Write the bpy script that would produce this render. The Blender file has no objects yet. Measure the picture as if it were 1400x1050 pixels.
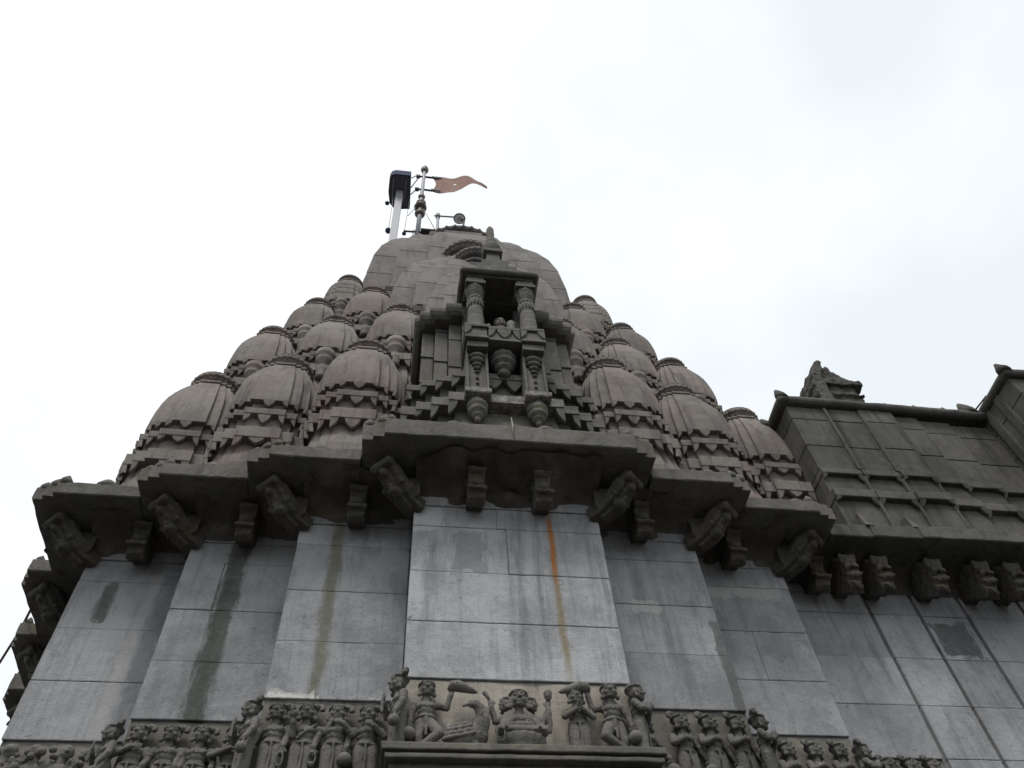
import bpy, math, random
from mathutils import Vector, Matrix, noise as mnoise
rnd = random.Random(7)
R = math.radians
S = bpy.context.scene
C = S.collection

# ------------------------------------------------------------------ camera
cam = bpy.data.cameras.new('camera'); co = bpy.data.objects.new('camera', cam); C.objects.link(co)
cam.sensor_width = 36; cam.lens = 1130/1400*36; cam.clip_start = .05; cam.clip_end = 5000
rows = ((0.99055, -0.07239, -0.11648), (-0.12594, -0.81628, -0.56376), (-0.05427, 0.57310, -0.81768))
m3 = Matrix(rows)
co.matrix_world = Matrix.Translation((0, 0, 0)) @ m3.to_quaternion().normalized().to_matrix().to_4x4()
S.camera = co

# ------------------------------------------------------------------ sky, sun, exposure
SUN_EL, SUN_AZ = 58, 205        # sun behind thin cloud, behind the viewer and a little to the left
W = bpy.data.worlds.new('World'); S.world = W; W.use_nodes = True
nt = W.node_tree; nt.nodes.clear()
def wn(t, **k):
    n = nt.nodes.new(t)
    for a, b in k.items(): setattr(n, a, b)
    return n
out = wn('ShaderNodeOutputWorld'); bg = wn('ShaderNodeBackground'); bg.inputs['Strength'].default_value = .085
sky = wn('ShaderNodeTexSky', sky_type='NISHITA', sun_disc=False, sun_elevation=R(SUN_EL), sun_rotation=R(SUN_AZ))
sky.air_density = 1.0; sky.dust_density = 4.0
tc = wn('ShaderNodeTexCoord'); mp = wn('ShaderNodeMapping'); mp.inputs['Scale'].default_value = (1, 1, 1.6)
nz = wn('ShaderNodeTexNoise'); nz.inputs['Scale'].default_value = 1.1; nz.inputs['Detail'].default_value = 5; nz.inputs['Roughness'].default_value = .55
ramp = wn('ShaderNodeValToRGB')
ramp.color_ramp.elements[0].position = .34; ramp.color_ramp.elements[0].color = (8.1, 8.65, 9.0, 1)
ramp.color_ramp.elements[1].position = .62; ramp.color_ramp.elements[1].color = (10.6, 10.75, 10.9, 1)
glow = wn('ShaderNodeVectorMath', operation='DOT_PRODUCT'); glow.inputs[1].default_value = (-.24, .47, .85)   # thinnest, brightest cloud
gr_ = wn('ShaderNodeMapRange'); gr_.inputs[1].default_value = .70; gr_.inputs[2].default_value = 1.0; gr_.inputs[3].default_value = -.10; gr_.inputs[4].default_value = .16
ga = wn('ShaderNodeMath', operation='ADD')
mx = wn('ShaderNodeMixRGB'); mx.inputs['Fac'].default_value = .93
L = nt.links
L.new(tc.outputs['Generated'], mp.inputs['Vector']); L.new(mp.outputs['Vector'], nz.inputs['Vector'])
L.new(tc.outputs['Generated'], glow.inputs[0]); L.new(glow.outputs['Value'], gr_.inputs[0]); L.new(gr_.outputs[0], ga.inputs[0]); L.new(nz.outputs['Fac'], ga.inputs[1]); L.new(ga.outputs[0], ramp.inputs['Fac']); L.new(sky.outputs['Color'], mx.inputs['Color1']); L.new(ramp.outputs['Color'], mx.inputs['Color2'])
L.new(mx.outputs['Color'], bg.inputs['Color']); L.new(bg.outputs['Background'], out.inputs['Surface'])
sl = bpy.data.lights.new('sun', 'SUN'); sl.energy = 1.5; sl.angle = R(16); sl.color = (1, .97, .92)
so = bpy.data.objects.new('sun', sl); C.objects.link(so)
az = R(SUN_AZ); el = R(SUN_EL)
sd = Vector((math.sin(az)*math.cos(el), math.cos(az)*math.cos(el), math.sin(el)))
so.rotation_euler = sd.to_track_quat('Z', 'Y').to_euler(); so.location = sd*60
S.view_settings.view_transform = 'Standard'; S.view_settings.look = 'None'
S.view_settings.exposure = 0.4; S.view_settings.gamma = 1

# ------------------------------------------------------------------ materials
class NT:
    def __init__(s, name):
        s.m = bpy.data.materials.new(name); s.m.use_nodes = True; s.t = s.m.node_tree; s.t.nodes.clear()
        s.o = s.n('ShaderNodeOutputMaterial'); s.b = s.n('ShaderNodeBsdfPrincipled'); s.l(s.b.outputs[0], s.o.inputs[0])
    def n(s, t, **k):
        x = s.t.nodes.new(t)
        for a, b in k.items(): setattr(x, a, b)
        return x
    def l(s, a, b): s.t.links.new(a, b)
    def put(s, sock, v):
        if hasattr(v, 'is_output'): s.l(v, sock)
        elif isinstance(v, (tuple, list)) and len(v) == 3 and sock.type == 'RGBA': sock.default_value = (*v, 1)
        else: sock.default_value = v
    def math(s, op, a, b=0.0, c=None, clamp=False):
        x = s.n('ShaderNodeMath', operation=op, use_clamp=clamp); s.put(x.inputs[0], a); s.put(x.inputs[1], b)
        if c is not None: s.put(x.inputs[2], c)
        return x.outputs[0]
    def mix(s, f, a, b, mode='MIX'):
        x = s.n('ShaderNodeMixRGB', blend_type=mode); s.put(x.inputs[0], f); s.put(x.inputs[1], a); s.put(x.inputs[2], b); return x.outputs[0]
    def scale(s, v, sc):
        x = s.n('ShaderNodeVectorMath', operation='MULTIPLY'); s.l(v, x.inputs[0]); x.inputs[1].default_value = sc; return x.outputs[0]
    def noise(s, v, sc, det=4, rough=.6, dist=0):
        x = s.n('ShaderNodeTexNoise'); s.l(v, x.inputs['Vector']); x.inputs['Scale'].default_value = sc
        x.inputs['Detail'].default_value = det; x.inputs['Roughness'].default_value = rough; x.inputs['Distortion'].default_value = dist
        return x.outputs['Fac']
    def ramp(s, f, a, b, smooth=True):
        x = s.n('ShaderNodeMapRange', interpolation_type='SMOOTHSTEP' if smooth else 'LINEAR'); s.put(x.inputs[0], f)
        x.inputs[1].default_value = a; x.inputs[2].default_value = b; return x.outputs[0]

def stone(name, c1, c2, stain=(.05, .047, .04), streak=.6, lichen=.25, lic=(.32, .31, .28), grain=.35, bump=.5, moss=0.0,
          mossc=(.07, .07, .03), extra=None, edge=.35, brown=0.0, pits=.45):
    k = NT(name); g = k.n('ShaderNodeNewGeometry'); p = g.outputs['Position']
    n1 = k.noise(p, .9, 6, .65); col = k.mix(k.ramp(n1, .36, .64), c1, c2)
    n1b = k.noise(p, 3.7, 5, .7); col = k.mix(k.math('MULTIPLY', k.ramp(n1b, .46, .62), .5), col, c2); n1c = k.noise(k.scale(p, (1, 1, .6)), 6.5, 5, .7, .5); col = k.mix(k.math('MULTIPLY', k.ramp(n1c, .52, .66), .35), col, tuple(c*.72 for c in c1))
    if brown:
        nb = k.noise(k.scale(p, (1.1, 1.1, .8)), 1.3, 5, .6, .4)
        col = k.mix(k.math('MULTIPLY', k.ramp(nb, .5, .68), brown), col, (.19, .135, .115))
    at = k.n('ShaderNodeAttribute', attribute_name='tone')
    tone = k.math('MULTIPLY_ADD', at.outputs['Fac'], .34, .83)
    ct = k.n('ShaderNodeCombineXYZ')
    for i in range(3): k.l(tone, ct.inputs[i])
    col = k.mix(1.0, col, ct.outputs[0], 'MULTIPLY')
    n2 = k.noise(k.scale(p, (2.6, 2.6, .28)), 2.2, 6, .62); st = k.ramp(n2, .5, .72)
    n2b = k.noise(k.scale(p, (9, 9, .5)), 2.0, 4, .6); st2 = k.ramp(n2b, .52, .7)
    col = k.mix(k.math('MULTIPLY', st, streak), col, stain)
    col = k.mix(k.math('MULTIPLY', st2, streak*.45), col, stain)
    if moss:
        nm = k.noise(p, 2.1, 6, .7, .3); col = k.mix(k.math('MULTIPLY', k.ramp(nm, .48, .66), moss), col, mossc)
    nl = k.noise(p, 11, 6, .75); nl2 = k.noise(p, 1.7, 3, .5)
    lf = k.math('MULTIPLY', k.ramp(nl, .6, .72), k.math('MULTIPLY', k.ramp(nl2, .4, .62), lichen))
    col = k.mix(lf, col, lic)
    ng = k.noise(p, 70, 3, .7); gr = k.math('MULTIPLY_ADD', ng, grain*2, 1-grain)
    npit = k.noise(p, 24, 5, .8); pit = k.math('MULTIPLY', k.ramp(npit, .60, .70), k.ramp(k.noise(p, 2.3, 3, .6), .4, .6))
    col = k.mix(k.math('MULTIPLY', pit, pits), col, tuple(c*.6 for c in stain))
    cg = k.n('ShaderNodeCombineXYZ')
    for i in range(3): k.l(gr, cg.inputs[i])
    col = k.mix(1.0, col, cg.outputs[0], 'MULTIPLY')
    if extra: col = extra(k, p, col)
    bv = k.n('ShaderNodeBevel', samples=3); bv.inputs['Radius'].default_value = .016
    dt = k.n('ShaderNodeVectorMath', operation='DOT_PRODUCT'); k.l(bv.outputs[0], dt.inputs[0]); k.l(g.outputs['Normal'], dt.inputs[1])
    ew = k.math('MULTIPLY', k.ramp(dt.outputs['Value'], .985, .8), k.math('MULTIPLY', k.ramp(n1b, .35, .6), edge))
    col = k.mix(ew, col, lic)
    k.l(col, k.b.inputs['Base Color'])
    k.b.inputs['Roughness'].default_value = .88; k.b.inputs['Specular IOR Level'].default_value = .3
    h = k.math('ADD', k.math('MULTIPLY', k.noise(p, 9, 6, .7), .7), k.math('MULTIPLY', ng, .3))
    h = k.math('SUBTRACT', h, k.math('MULTIPLY', pit, .3))
    bp = k.n('ShaderNodeBump'); bp.inputs['Strength'].default_value = bump; bp.inputs['Distance'].default_value = .03
    k.l(h, bp.inputs['Height']); k.l(bv.outputs[0], bp.inputs['Normal']); k.l(bp.outputs[0], k.b.inputs['Normal'])
    return k.m

def wall_marks(k, p, col):
    sp = k.n('ShaderNodeSeparateXYZ'); k.l(p, sp.inputs[0]); x, y, z = sp.outputs
    wob = k.math('MULTIPLY_ADD', k.noise(k.scale(p, (3, 3, 1.2)), 2.2, 4, .6), .16, -.08)
    wob2 = k.math('MULTIPLY_ADD', k.noise(p, 7, 5, .7), .3, -.15)
    def streak(xc, w, z0, z1, colr, amt, soft=.5, ya=None, yb=None, kk=1.0, patch=False):
        nonlocal col
        xx = k.math('ADD', x, k.math('MULTIPLY', wob, kk)); zz = k.math('ADD', z, wob2) if patch else z
        f = k.ramp(k.math('ADD', k.math('ABSOLUTE', k.math('SUBTRACT', xx, xc)), k.math('MULTIPLY', rag, w*.9)), w, w*soft)
        f = k.math('MULTIPLY', f, k.ramp(zz, z0, z0+(.04 if patch else .5))); f = k.math('MULTIPLY', f, k.ramp(zz, z1, z1-.05))
        if ya is not None:
            f = k.math('MULTIPLY', f, k.math('MULTIPLY', k.math('GREATER_THAN', y, ya), k.math('LESS_THAN', y, yb)))
        f = k.math('MULTIPLY', f, k.math('MULTIPLY_ADD', n5, .7, .55), clamp=True)
        col = k.mix(k.math('MULTIPLY', f, amt, clamp=True), col, colr)
    n5 = k.noise(p, 14, 5, .7); rag = k.math('MULTIPLY_ADD', k.noise(k.scale(p, (9, 9, 2.2)), 2.5, 5, .7), 1.5, -.75)
    streak(1.42, .05, 3.9, 6.2, (.20, .15, .06), .75, .2, 5.5, 5.8, .4)         # rust run on the middle pier
    streak(1.415, .032, 4.9, 5.95, (.36, .12, .025), .95, .2, 5.5, 5.8, .3)
    streak(-1.6, .13, 3.4, 6.2, (.035, .04, .028), .85, .45, 6.2, 6.5, .5)      # algae run
    streak(-.63, .09, 3.6, 6.2, (.10, .10, .05), .75, .2, 5.9, 6.15, .6)
    streak(-2.8, .09, 5.25, 5.75, (.04, .05, .035), .8, .4, 6.5, 6.8, .6, True)
    streak(-2.42, .09, 3.6, 5.9, (.36, .35, .35), .55, .2, 6.5, 6.8, .6)
    streak(-2.26, .12, 3.6, 5.9, (.10, .105, .115), .6, .3, 6.5, 6.8, .6)
    streak(6.0, .26, 5.22, 5.7, (.075, .075, .075), .9, .8, 6.5, 6.8, 1.2, True)
    streak(2.98, .06, 3.6, 5.05, (.10, .10, .10), .9, .7, 5.9, 6.15, .8)        # patched joint
    streak(3.09, .08, 3.6, 5.1, (.12, .12, .12), .8, .7, 6.2, 6.5, .8)
    streak(.2, .16, 5.68, 6.02, (.45, .45, .46), .9, .85, 5.5, 5.8, 1.6, True)  # old whitewash
    streak(.12, .07, 5.0, 5.25, (.45, .45, .46), .8, .7, 5.5, 5.8, 1.4, True)
    streak(.62, .2, 5.2, 5.74, (.16, .16, .165), .6, .6, 5.5, 5.8, 1.4, True)
    streak(-.8, .26, 4.04, 4.16, (.62, .61, .58), .95, .8, 5.8, 6.15, 1.5, True)
    streak(-.3, .25, 4.05, 4.11, (.6, .59, .56), .8, .8, 5.8, 6.15, 1.5, True)
    streak(-1.3, .25, 4.05, 4.1, (.55, .55, .53), .7, .8, 6.1, 6.5, 1.5, True)
    streak(3.55, .45, 5.6, 5.80, (.42, .41, .39), .55, .9, 6.2, 6.5, 1.5, True)
    streak(2.35, .12, 5.1, 5.24, (.5, .49, .46), .6, .9, 5.9, 6.15, 1.5, True)
    return col

M = {}
def niche_lime(k, p, col):
    sp = k.n('ShaderNodeSeparateXYZ'); k.l(p, sp.inputs[0]); x, y, z = sp.outputs
    zz = k.math('MULTIPLY_ADD', k.noise(p, 5, 5, .7), .3, z)
    f = k.math('MULTIPLY', k.ramp(zz, 7.24, 7.30), k.ramp(zz, 7.46, 7.42)); f = k.math('MULTIPLY', f, k.ramp(k.math('ABSOLUTE', k.math('SUBTRACT', x, 1.05)), .7, .3))
    f = k.math('MULTIPLY', f, k.ramp(k.noise(p, 13, 6, .75), .42, .6)); col = k.mix(k.math('MULTIPLY', f, .7), col, (.36, .345, .31))
    g_ = k.math('MULTIPLY', k.ramp(zz, 7.3, 7.2), k.ramp(k.math('ABSOLUTE', k.math('SUBTRACT', x, .95)), .75, .35)); g_ = k.math('MULTIPLY', g_, k.ramp(k.noise(p, 6, 6, .75), .45, .62))
    return k.mix(k.math('MULTIPLY', g_, .5), col, (.20, .185, .13))
M['wall'] = stone('blue_grey_basalt', (.232, .236, .246), (.36, .364, .373), stain=(.15, .15, .154), streak=.7, lichen=.55, lic=(.47, .47, .48), grain=.28, bump=.6, pits=.75, extra=wall_marks, edge=.35)
M['tower'] = stone('weathered_brown_stone', (.132, .117, .106), (.215, .192, .174), stain=(.056, .050, .049), streak=.7, lichen=.3, lic=(.33, .31, .28), grain=.3, bump=.5, edge=.55, brown=.42)
M['dome'] = stone('weathered_dome_stone', (.120, .110, .105), (.185, .172, .163), stain=(.062, .057, .058), streak=.65, lichen=.15, lic=(.30, .29, .27), grain=.22, bump=.35, edge=.5, brown=.3)
M['eave'] = stone('mossy_eave_stone', (.10, .096, .086), (.16, .15, .135), stain=(.05, .046, .038), streak=.5, lichen=.6, lic=(.27, .265, .24), grain=.3, bump=.9, moss=.5, mossc=(.085, .07, .042), edge=.6)
M['bracket'] = stone('dark_bracket_stone', (.075, .069, .06), (.125, .115, .098), stain=(.034, .031, .027), streak=.5, lichen=.6, lic=(.26, .25, .22), grain=.3, bump=1.0, moss=.8, mossc=(.088, .066, .042), edge=.7)  # darker brown base colour for the brackets, coves and corbels
M['niche'] = stone('dark_niche_stone', (.085, .081, .076), (.142, .135, .125), stain=(.06, .057, .052), streak=.5, lichen=.5, lic=(.30, .29, .26), grain=.3, bump=.55, moss=.3, mossc=(.10, .095, .05), edge=.3, extra=niche_lime)
M['hall'] = stone('dark_hall_stone', (.060, .057, .052), (.110, .105, .096), stain=(.027, .026, .025), streak=.9, lichen=.2, lic=(.24, .235, .22), grain=.3, bump=.4, edge=.5, moss=.25, mossc=(.08, .078, .05))
M['figure'] = stone('carved_figure_stone', (.118, .113, .102), (.20, .19, .172), stain=(.045, .042, .037), streak=.5, lichen=.9, lic=(.40, .385, .34), grain=.4, bump=.9, edge=.2)
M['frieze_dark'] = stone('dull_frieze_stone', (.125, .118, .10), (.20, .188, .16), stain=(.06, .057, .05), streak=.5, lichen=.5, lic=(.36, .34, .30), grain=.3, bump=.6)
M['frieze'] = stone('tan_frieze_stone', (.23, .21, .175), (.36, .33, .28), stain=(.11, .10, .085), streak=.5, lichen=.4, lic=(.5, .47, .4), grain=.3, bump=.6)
M['ground'] = stone('courtyard_paving', (.04, .038, .035), (.065, .062, .058), stain=(.03, .028, .025), streak=0, lichen=.2, grain=.3, bump=.3, edge=0)

def plain(name, col, rough=.5, metal=0, var=.2):
    k = NT(name); g = k.n('ShaderNodeNewGeometry'); p = g.outputs['Position']
    n = k.noise(p, 6, 5, .65); c2 = tuple(c*(1-var) for c in col)
    k.l(k.mix(n, c2, col), k.b.inputs['Base Color']); k.b.inputs['Roughness'].default_value = rough; k.b.inputs['Metallic'].default_value = metal; k.b.inputs['Specular IOR Level'].default_value = .25
    return k.m
M['steel'] = plain('galvanised_steel', (.30, .305, .33), .5, .2)
M['brass'] = plain('tarnished_brass', (.16, .13, .11), .5, .5)
M['iron'] = plain('dark_iron', (.07, .065, .07), .6, .2)
M['navy'] = plain('dark_blue_plastic', (.04, .06, .11), .8)
M['dark'] = plain('dark_grey_plastic', (.15, .15, .18), .7)
M['glass'] = plain('milky_lamp_glass', (.7, .72, .74), .25)
M['wire'] = plain('old_red_cord', (.16, .09, .07), .8)
M['thread'] = plain('thin_grey_wire', (.3, .3, .3), .6)
k = NT('faded_saffron_cloth'); g = k.n('ShaderNodeNewGeometry'); p = g.outputs['Position']
cc = k.mix(k.ramp(k.noise(k.scale(p, (1, 1, 1)), 3, 5, .6), .35, .65), (.40, .25, .205), (.47, .315, .27))
cc = k.mix(k.math('MULTIPLY', k.noise(k.scale(p, (30, 30, 30)), 2, 2, .5), .25), cc, (.30, .20, .17))
k.l(cc, k.b.inputs['Base Color']); k.b.inputs['Roughness'].default_value = .9
tr = k.n('ShaderNodeBsdfTranslucent'); k.l(cc, tr.inputs['Color']); ms = k.n('ShaderNodeMixShader'); ms.inputs[0].default_value = .35
k.l(k.b.outputs[0], ms.inputs[1]); k.l(tr.outputs[0], ms.inputs[2]); k.l(ms.outputs[0], k.o.inputs[0]); M['flag'] = k.m

# ------------------------------------------------------------------ mesh helpers
class MB:
    def __init__(s): s.v = []; s.f = []; s.sm = []; s.tone = []; s.t = .5
    def add(s, vs, fs, smooth=False):
        o = len(s.v); s.v += [tuple(v) for v in vs]
        for f in fs: s.f.append([i+o for i in f]); s.sm.append(smooth); s.tone.append(s.t)
    def box(s, x0, x1, y0, y1, z0, z1, c=0.0):
        if c <= 0:
            vs = [(x0, y0, z0), (x1, y0, z0), (x1, y1, z0), (x0, y1, z0), (x0, y0, z1), (x1, y0, z1), (x1, y1, z1), (x0, y1, z1)]
            s.add(vs, [(0, 3, 2, 1), (4, 5, 6, 7), (0, 1, 5, 4), (1, 2, 6, 5), (2, 3, 7, 6), (3, 0, 4, 7)])
        else:   # chamfered
            s.loft([([(x0+c, y0+c), (x1-c, y0+c), (x1-c, y1-c), (x0+c, y1-c)], z0),
                    ([(x0, y0), (x1, y0), (x1, y1), (x0, y1)], z0+c), ([(x0, y0), (x1, y0), (x1, y1), (x0, y1)], z1-c),
                    ([(x0+c, y0+c), (x1-c, y0+c), (x1-c, y1-c), (x0+c, y1-c)], z1)])
    def loft(s, secs, cap=True, smooth=False):
        n = len(secs[0][0]); vs = []; fs = []
        for poly, z in secs: vs += [(x, y, z) for x, y in poly]
        for i in range(len(secs)-1):
            for j in range(n):
                a = i*n+j; b = i*n+(j+1) % n; fs.append((a, b, b+n, a+n))
        if cap: fs.append(list(range(n-1, -1, -1))); fs.append([(len(secs)-1)*n+j for j in range(n)])
        s.add(vs, fs, smooth)
    def prism(s, poly, z0, z1): s.loft([(poly, z0), (poly, z1)])
    def extrude(s, prof, axis_pts, smooth=False):
        # prof: list of 3D offset functions -> generic sweep; axis_pts list of frames (list of 3D pts)
        n = len(prof); pass
    def rings(s, rings, cap=True, smooth=True):
        n = len(rings[0]); vs = []; fs = []
        for r in rings: vs += r
        for i in range(len(rings)-1):
            for j in range(n):
                a = i*n+j; b = i*n+(j+1) % n; fs.append((a, b, b+n, a+n))
        if cap: fs.append(list(range(n-1, -1, -1))); fs.append([(len(rings)-1)*n+j for j in range(n)])
        s.add(vs, fs, smooth)
    def lathe(s, prof, c=(0, 0, 0), n=24, rib=0, ribn=0, sx=1, sy=1, smooth=True):
        rs = []
        for r, z in prof:
            ring = []
            for j in range(n):
                a = 2*math.pi*j/n; rr = r*(1+rib*math.cos(ribn*a)) if ribn else r
                ring.append((c[0]+rr*math.cos(a)*sx, c[1]+rr*math.sin(a)*sy, c[2]+z))
            rs.append(ring)
        s.rings(rs, True, smooth)
    def tube(s, pts, rad, n=10, smooth=True, flat=1.0):
        pts = [Vector(p) for p in pts]; rs = []
        if not isinstance(rad, (list, tuple)): rad = [rad]*len(pts)
        ref = None
        for i, p in enumerate(pts):
            t = (pts[min(i+1, len(pts)-1)]-pts[max(i-1, 0)]).normalized()
            if ref is None: ref = Vector((0, 0, 1)) if abs(t.z) < .9 else Vector((1, 0, 0))
            a = t.cross(ref).normalized(); b = t.cross(a).normalized(); ref = -b if False else ref
            rs.append([tuple(p+(a*math.cos(2*math.pi*j/n)+b*math.sin(2*math.pi*j/n)*flat)*rad[i]) for j in range(n)])
        s.rings(rs, True, smooth)
    def ell(s, c, r, n=14, m=9, rot=None):
        c = Vector(c); rs = []
        for i in range(m+1):
            th = math.pi*(i/m)*.998+.003
            ring = []
            for j in range(n):
                a = 2*math.pi*j/n; v = Vector((r[0]*math.sin(th)*math.cos(a), r[1]*math.sin(th)*math.sin(a), -r[2]*math.cos(th)))
                if rot is not None: v = rot @ v
                ring.append(tuple(c+v))
            rs.append(ring)
        s.rings(rs, True, True)
    def chain(s, pts, rad, n=12):
        pts = [Vector(p) for p in pts]
        if not isinstance(rad, (list, tuple)): rad = [rad]*len(pts)
        for i, p in enumerate(pts): s.ell(p, (rad[i],)*3, n, 8)
        for i in range(len(pts)-1):
            if (pts[i+1]-pts[i]).length > 1e-4: s.tube([pts[i], pts[i+1]], [rad[i], rad[i+1]], n)
    def xf(s, mat, start=0):
        for i in range(start, len(s.v)): s.v[i] = tuple(mat @ Vector(s.v[i]))
    def mesh(s, name):
        me = bpy.data.meshes.new(name); me.from_pydata(s.v, [], s.f); me.update()
        me.polygons.foreach_set('use_smooth', s.sm)
        at = me.attributes.new('tone', 'FLOAT', 'FACE'); at.data.foreach_set('value', s.tone)
        return me

def link(name, me, mat, parent=None, loc=(0, 0, 0), rz=0):
    o = bpy.data.objects.new(name, me); C.objects.link(o); o.location = loc; o.rotation_euler = (0, 0, rz)
    if mat is not None and me is not None and not me.materials: me.materials.append(M[mat])
    if parent is not None: o.parent = parent
    return o
def obj(name, mb, mat, parent=None, loc=(0, 0, 0), rz=0): return link(name, mb.mesh(name), mat, parent, loc, rz)
def empty(name, loc, rz=0, parent=None):
    o = bpy.data.objects.new(name, None); C.objects.link(o); o.location = loc; o.rotation_euler = (0, 0, rz); o.empty_display_size = .3
    if parent is not None: o.parent = parent
    return o
def tag(o, label=None, cat=None, group=None, kind=None):
    if label: o['label'] = label
    if cat: o['category'] = cat
    if group: o['group'] = group
    if kind: o['kind'] = kind
    return o
def copy_tree(o, parent=None):
    c = o.copy(); C.objects.link(c)
    if parent is not None: c.parent = parent
    for ch in list(o.children): copy_tree(ch, c)
    return c

import bmesh
def weather(mb, size, amp, freq=6.0, seed=0.0, name='m'):
    """break straight edges up with a little real chipping"""
    me = mb.mesh(name); bm = bmesh.new(); bm.from_mesh(me); bpy.data.meshes.remove(me)
    bmesh.ops.remove_doubles(bm, verts=bm.verts, dist=1e-5)
    bmesh.ops.triangulate(bm, faces=[f for f in bm.faces if len(f.verts) > 4])
    for _ in range(6):
        ed = [e for e in bm.edges if e.calc_length() > size]
        if not ed: break
        bmesh.ops.subdivide_edges(bm, edges=ed, cuts=1, use_grid_fill=True)
    bm.normal_update()
    for v in bm.verts:
        p = v.co*freq+Vector((seed, seed*.7, 0)); n_ = mnoise.noise_vector(p)*.6+mnoise.noise_vector(p*2.7)*.4
        chip = max(0, mnoise.noise(v.co*2.3+Vector((seed, 9, 4)))-.25)*2
        v.co += n_*amp-v.normal*amp*1.2*chip
    out = bpy.data.meshes.new(name); bm.to_mesh(out); bm.free(); return out
def stepped(h, b0=.41, b1=.63, h1=.915, h2=.82):
    side = [(-h2, -h2), (-b1, -h2), (-b1, -h1), (-b0, -h1), (-b0, -1), (b0, -1), (b0, -h1), (b1, -h1), (b1, -h2)]
    out = []
    for q in range(4):
        for x, y in side:
            for _ in range(q): x, y = -y, x
            out.append((x*h, y*h))
    return out

def petals(mb, poly, z, h, w, t, lean=.25, minlen=None, closed=True, mid=True, loss=.04):
    n = len(poly); minlen = minlen or w*.9; h0_ = h
    rng = range(n) if closed else range(n-1)
    def tongue(o, e, nn, pts):
        if rnd.random() < loss: return
        q_ = rnd.uniform(.86, 1.06) if rnd.random() > .07 else rnd.uniform(.45, .7); pts = [(a_, b_*q_) for a_, b_ in pts]
        fr = []; bk = []
        for s_, zz in pts:
            k = -zz*lean
            fr.append((o[0]+e[0]*s_-nn[0]*k, o[1]+e[1]*s_-nn[1]*k, z+zz))
            bk.append((o[0]+e[0]*s_-nn[0]*(k+t), o[1]+e[1]*s_-nn[1]*(k+t), z+zz))
        m = len(pts); fs = [list(range(m)), list(range(2*m-1, m-1, -1))]
        for i in range(m): j = (i+1) % m; fs.append((i, i+m, j+m, j))
        mb.add(fr+bk, fs)
    for i in rng:
        a = Vector((*poly[i], 0)); b = Vector((*poly[(i+1) % n], 0)); d = b-a; Ln = d.length
        if Ln < minlen: continue
        e = d/Ln; nn = Vector((e.y, -e.x, 0))
        def convex(k):
            if not closed and (k == 0 or k == n-1): return True
            p, q, r_ = poly[k-1], poly[k % n], poly[(k+1) % n]
            return (q[0]-p[0])*(r_[1]-q[1])-(q[1]-p[1])*(r_[0]-q[0]) > 0
        ww = min(w, Ln*.46)
        half = [(0, -h*1.0), (ww*.35, -h*.80), (ww*.75, -h*.50), (ww*.96, -h*.2), (ww, 0), (0, 0)]
        if convex(i): tongue(a, e, nn, half)
        if convex(i+1): tongue(b, e, nn, [(-s_, zz) for s_, zz in reversed(half)])
        if mid and Ln > 3.6*w:
            cnt = max(1, int(Ln/(3.2*w))) if Ln > 6.5*w else 1
            for q in range(cnt):
                cpt = a+e*(Ln*(q+1)/(cnt+1))
                tongue(cpt, e, nn, [(-w, 0), (-w*.96, -h*.25), (-w*.7, -h*.55), (-w*.33, -h*.82), (0, -h), (w*.33, -h*.82), (w*.7, -h*.55), (w*.96, -h*.25), (w, 0)])

# ------------------------------------------------------------------ ground
gm = MB(); n = 40; sz = 400
gm.add([(-sz, -sz, -1.6), (sz, -sz, -1.6), (sz, sz, -1.6), (-sz, sz, -1.6)], [(0, 1, 2, 3)])
tag(obj('ground', gm, 'ground'), kind='structure')

# ------------------------------------------------------------------ temple tower
CX, CY, GZ = 1.0, 10.81, -1.6
T = empty('temple_tower', (CX, CY, GZ))
tag(T, 'tall curved stone temple tower clustered with small domed spires', 'temple tower')
def tp(name, mb, mat, loc=(0, 0, 0), parent=None): return obj(name, mb, mat, parent or T, (loc[0], loc[1], loc[2]-GZ))
# local coordinates: x = u, y = -d ; z as world
D = [5.12, 4.79, 4.46, 4.13]; Wd = [.925, 2.02, 3.085, 4.13]
COURSE = [-1.6, -.9, -.2, .5, 1.2, 1.9, 2.6, 3.28, 4.07, 4.63, 5.19, 5.76, 6.03, 6.32]
def rot(k, x, y):
    for _ in range(k % 4): x, y = y, -x      # one turn brings the front to the left flank
    return x, y
def rbox(mb, k, u0, u1, d0, d1, z0, z1, c=0):
    xs = [rot(k, u, -d) for u in (u0, u1) for d in (d0, d1)]
    mb.box(min(p[0] for p in xs), max(p[0] for p in xs), min(p[1] for p in xs), max(p[1] for p in xs), z0, z1, c)
def pier(k, u0, u1, d):
    mb = MB(); r = random.Random(int(u0*100+d*7+k*31))
    mb.t = .15; rbox(mb, k, u0+.03, u1-.03, d-.7, d-.03, -1.6, 6.3)
    for i in range(len(COURSE)-1):
        z0, z1 = COURSE[i], COURSE[i+1]
        if z1 <= 3.3: cuts = [u0, u1]
        else:
            Ln = u1-u0; cuts = [u0]; 
            if r.random() < (.4 if Ln > 1.5 else .12): cuts.append(u0+Ln*r.uniform(.35, .65))
            cuts.append(u1)
        for a, b in zip(cuts, cuts[1:]):
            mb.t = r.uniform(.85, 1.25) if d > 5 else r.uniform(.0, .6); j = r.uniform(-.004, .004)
            jl = r.uniform(0, .006) if a == u0 else 0; jr = r.uniform(0, .006) if b == u1 else 0
            pr = 0.0
            if z0 > 3.2 and z1 < 4.1: pr = -.035          # frieze band sits a little back
            if abs(z0-6.03) < .01: pr = .012
            rbox(mb, k, a+.0012+jl, b-.0012-jr, d-.36, d+j+pr, z0+.0013, z1-.0013, .004)
    return mb
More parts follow.
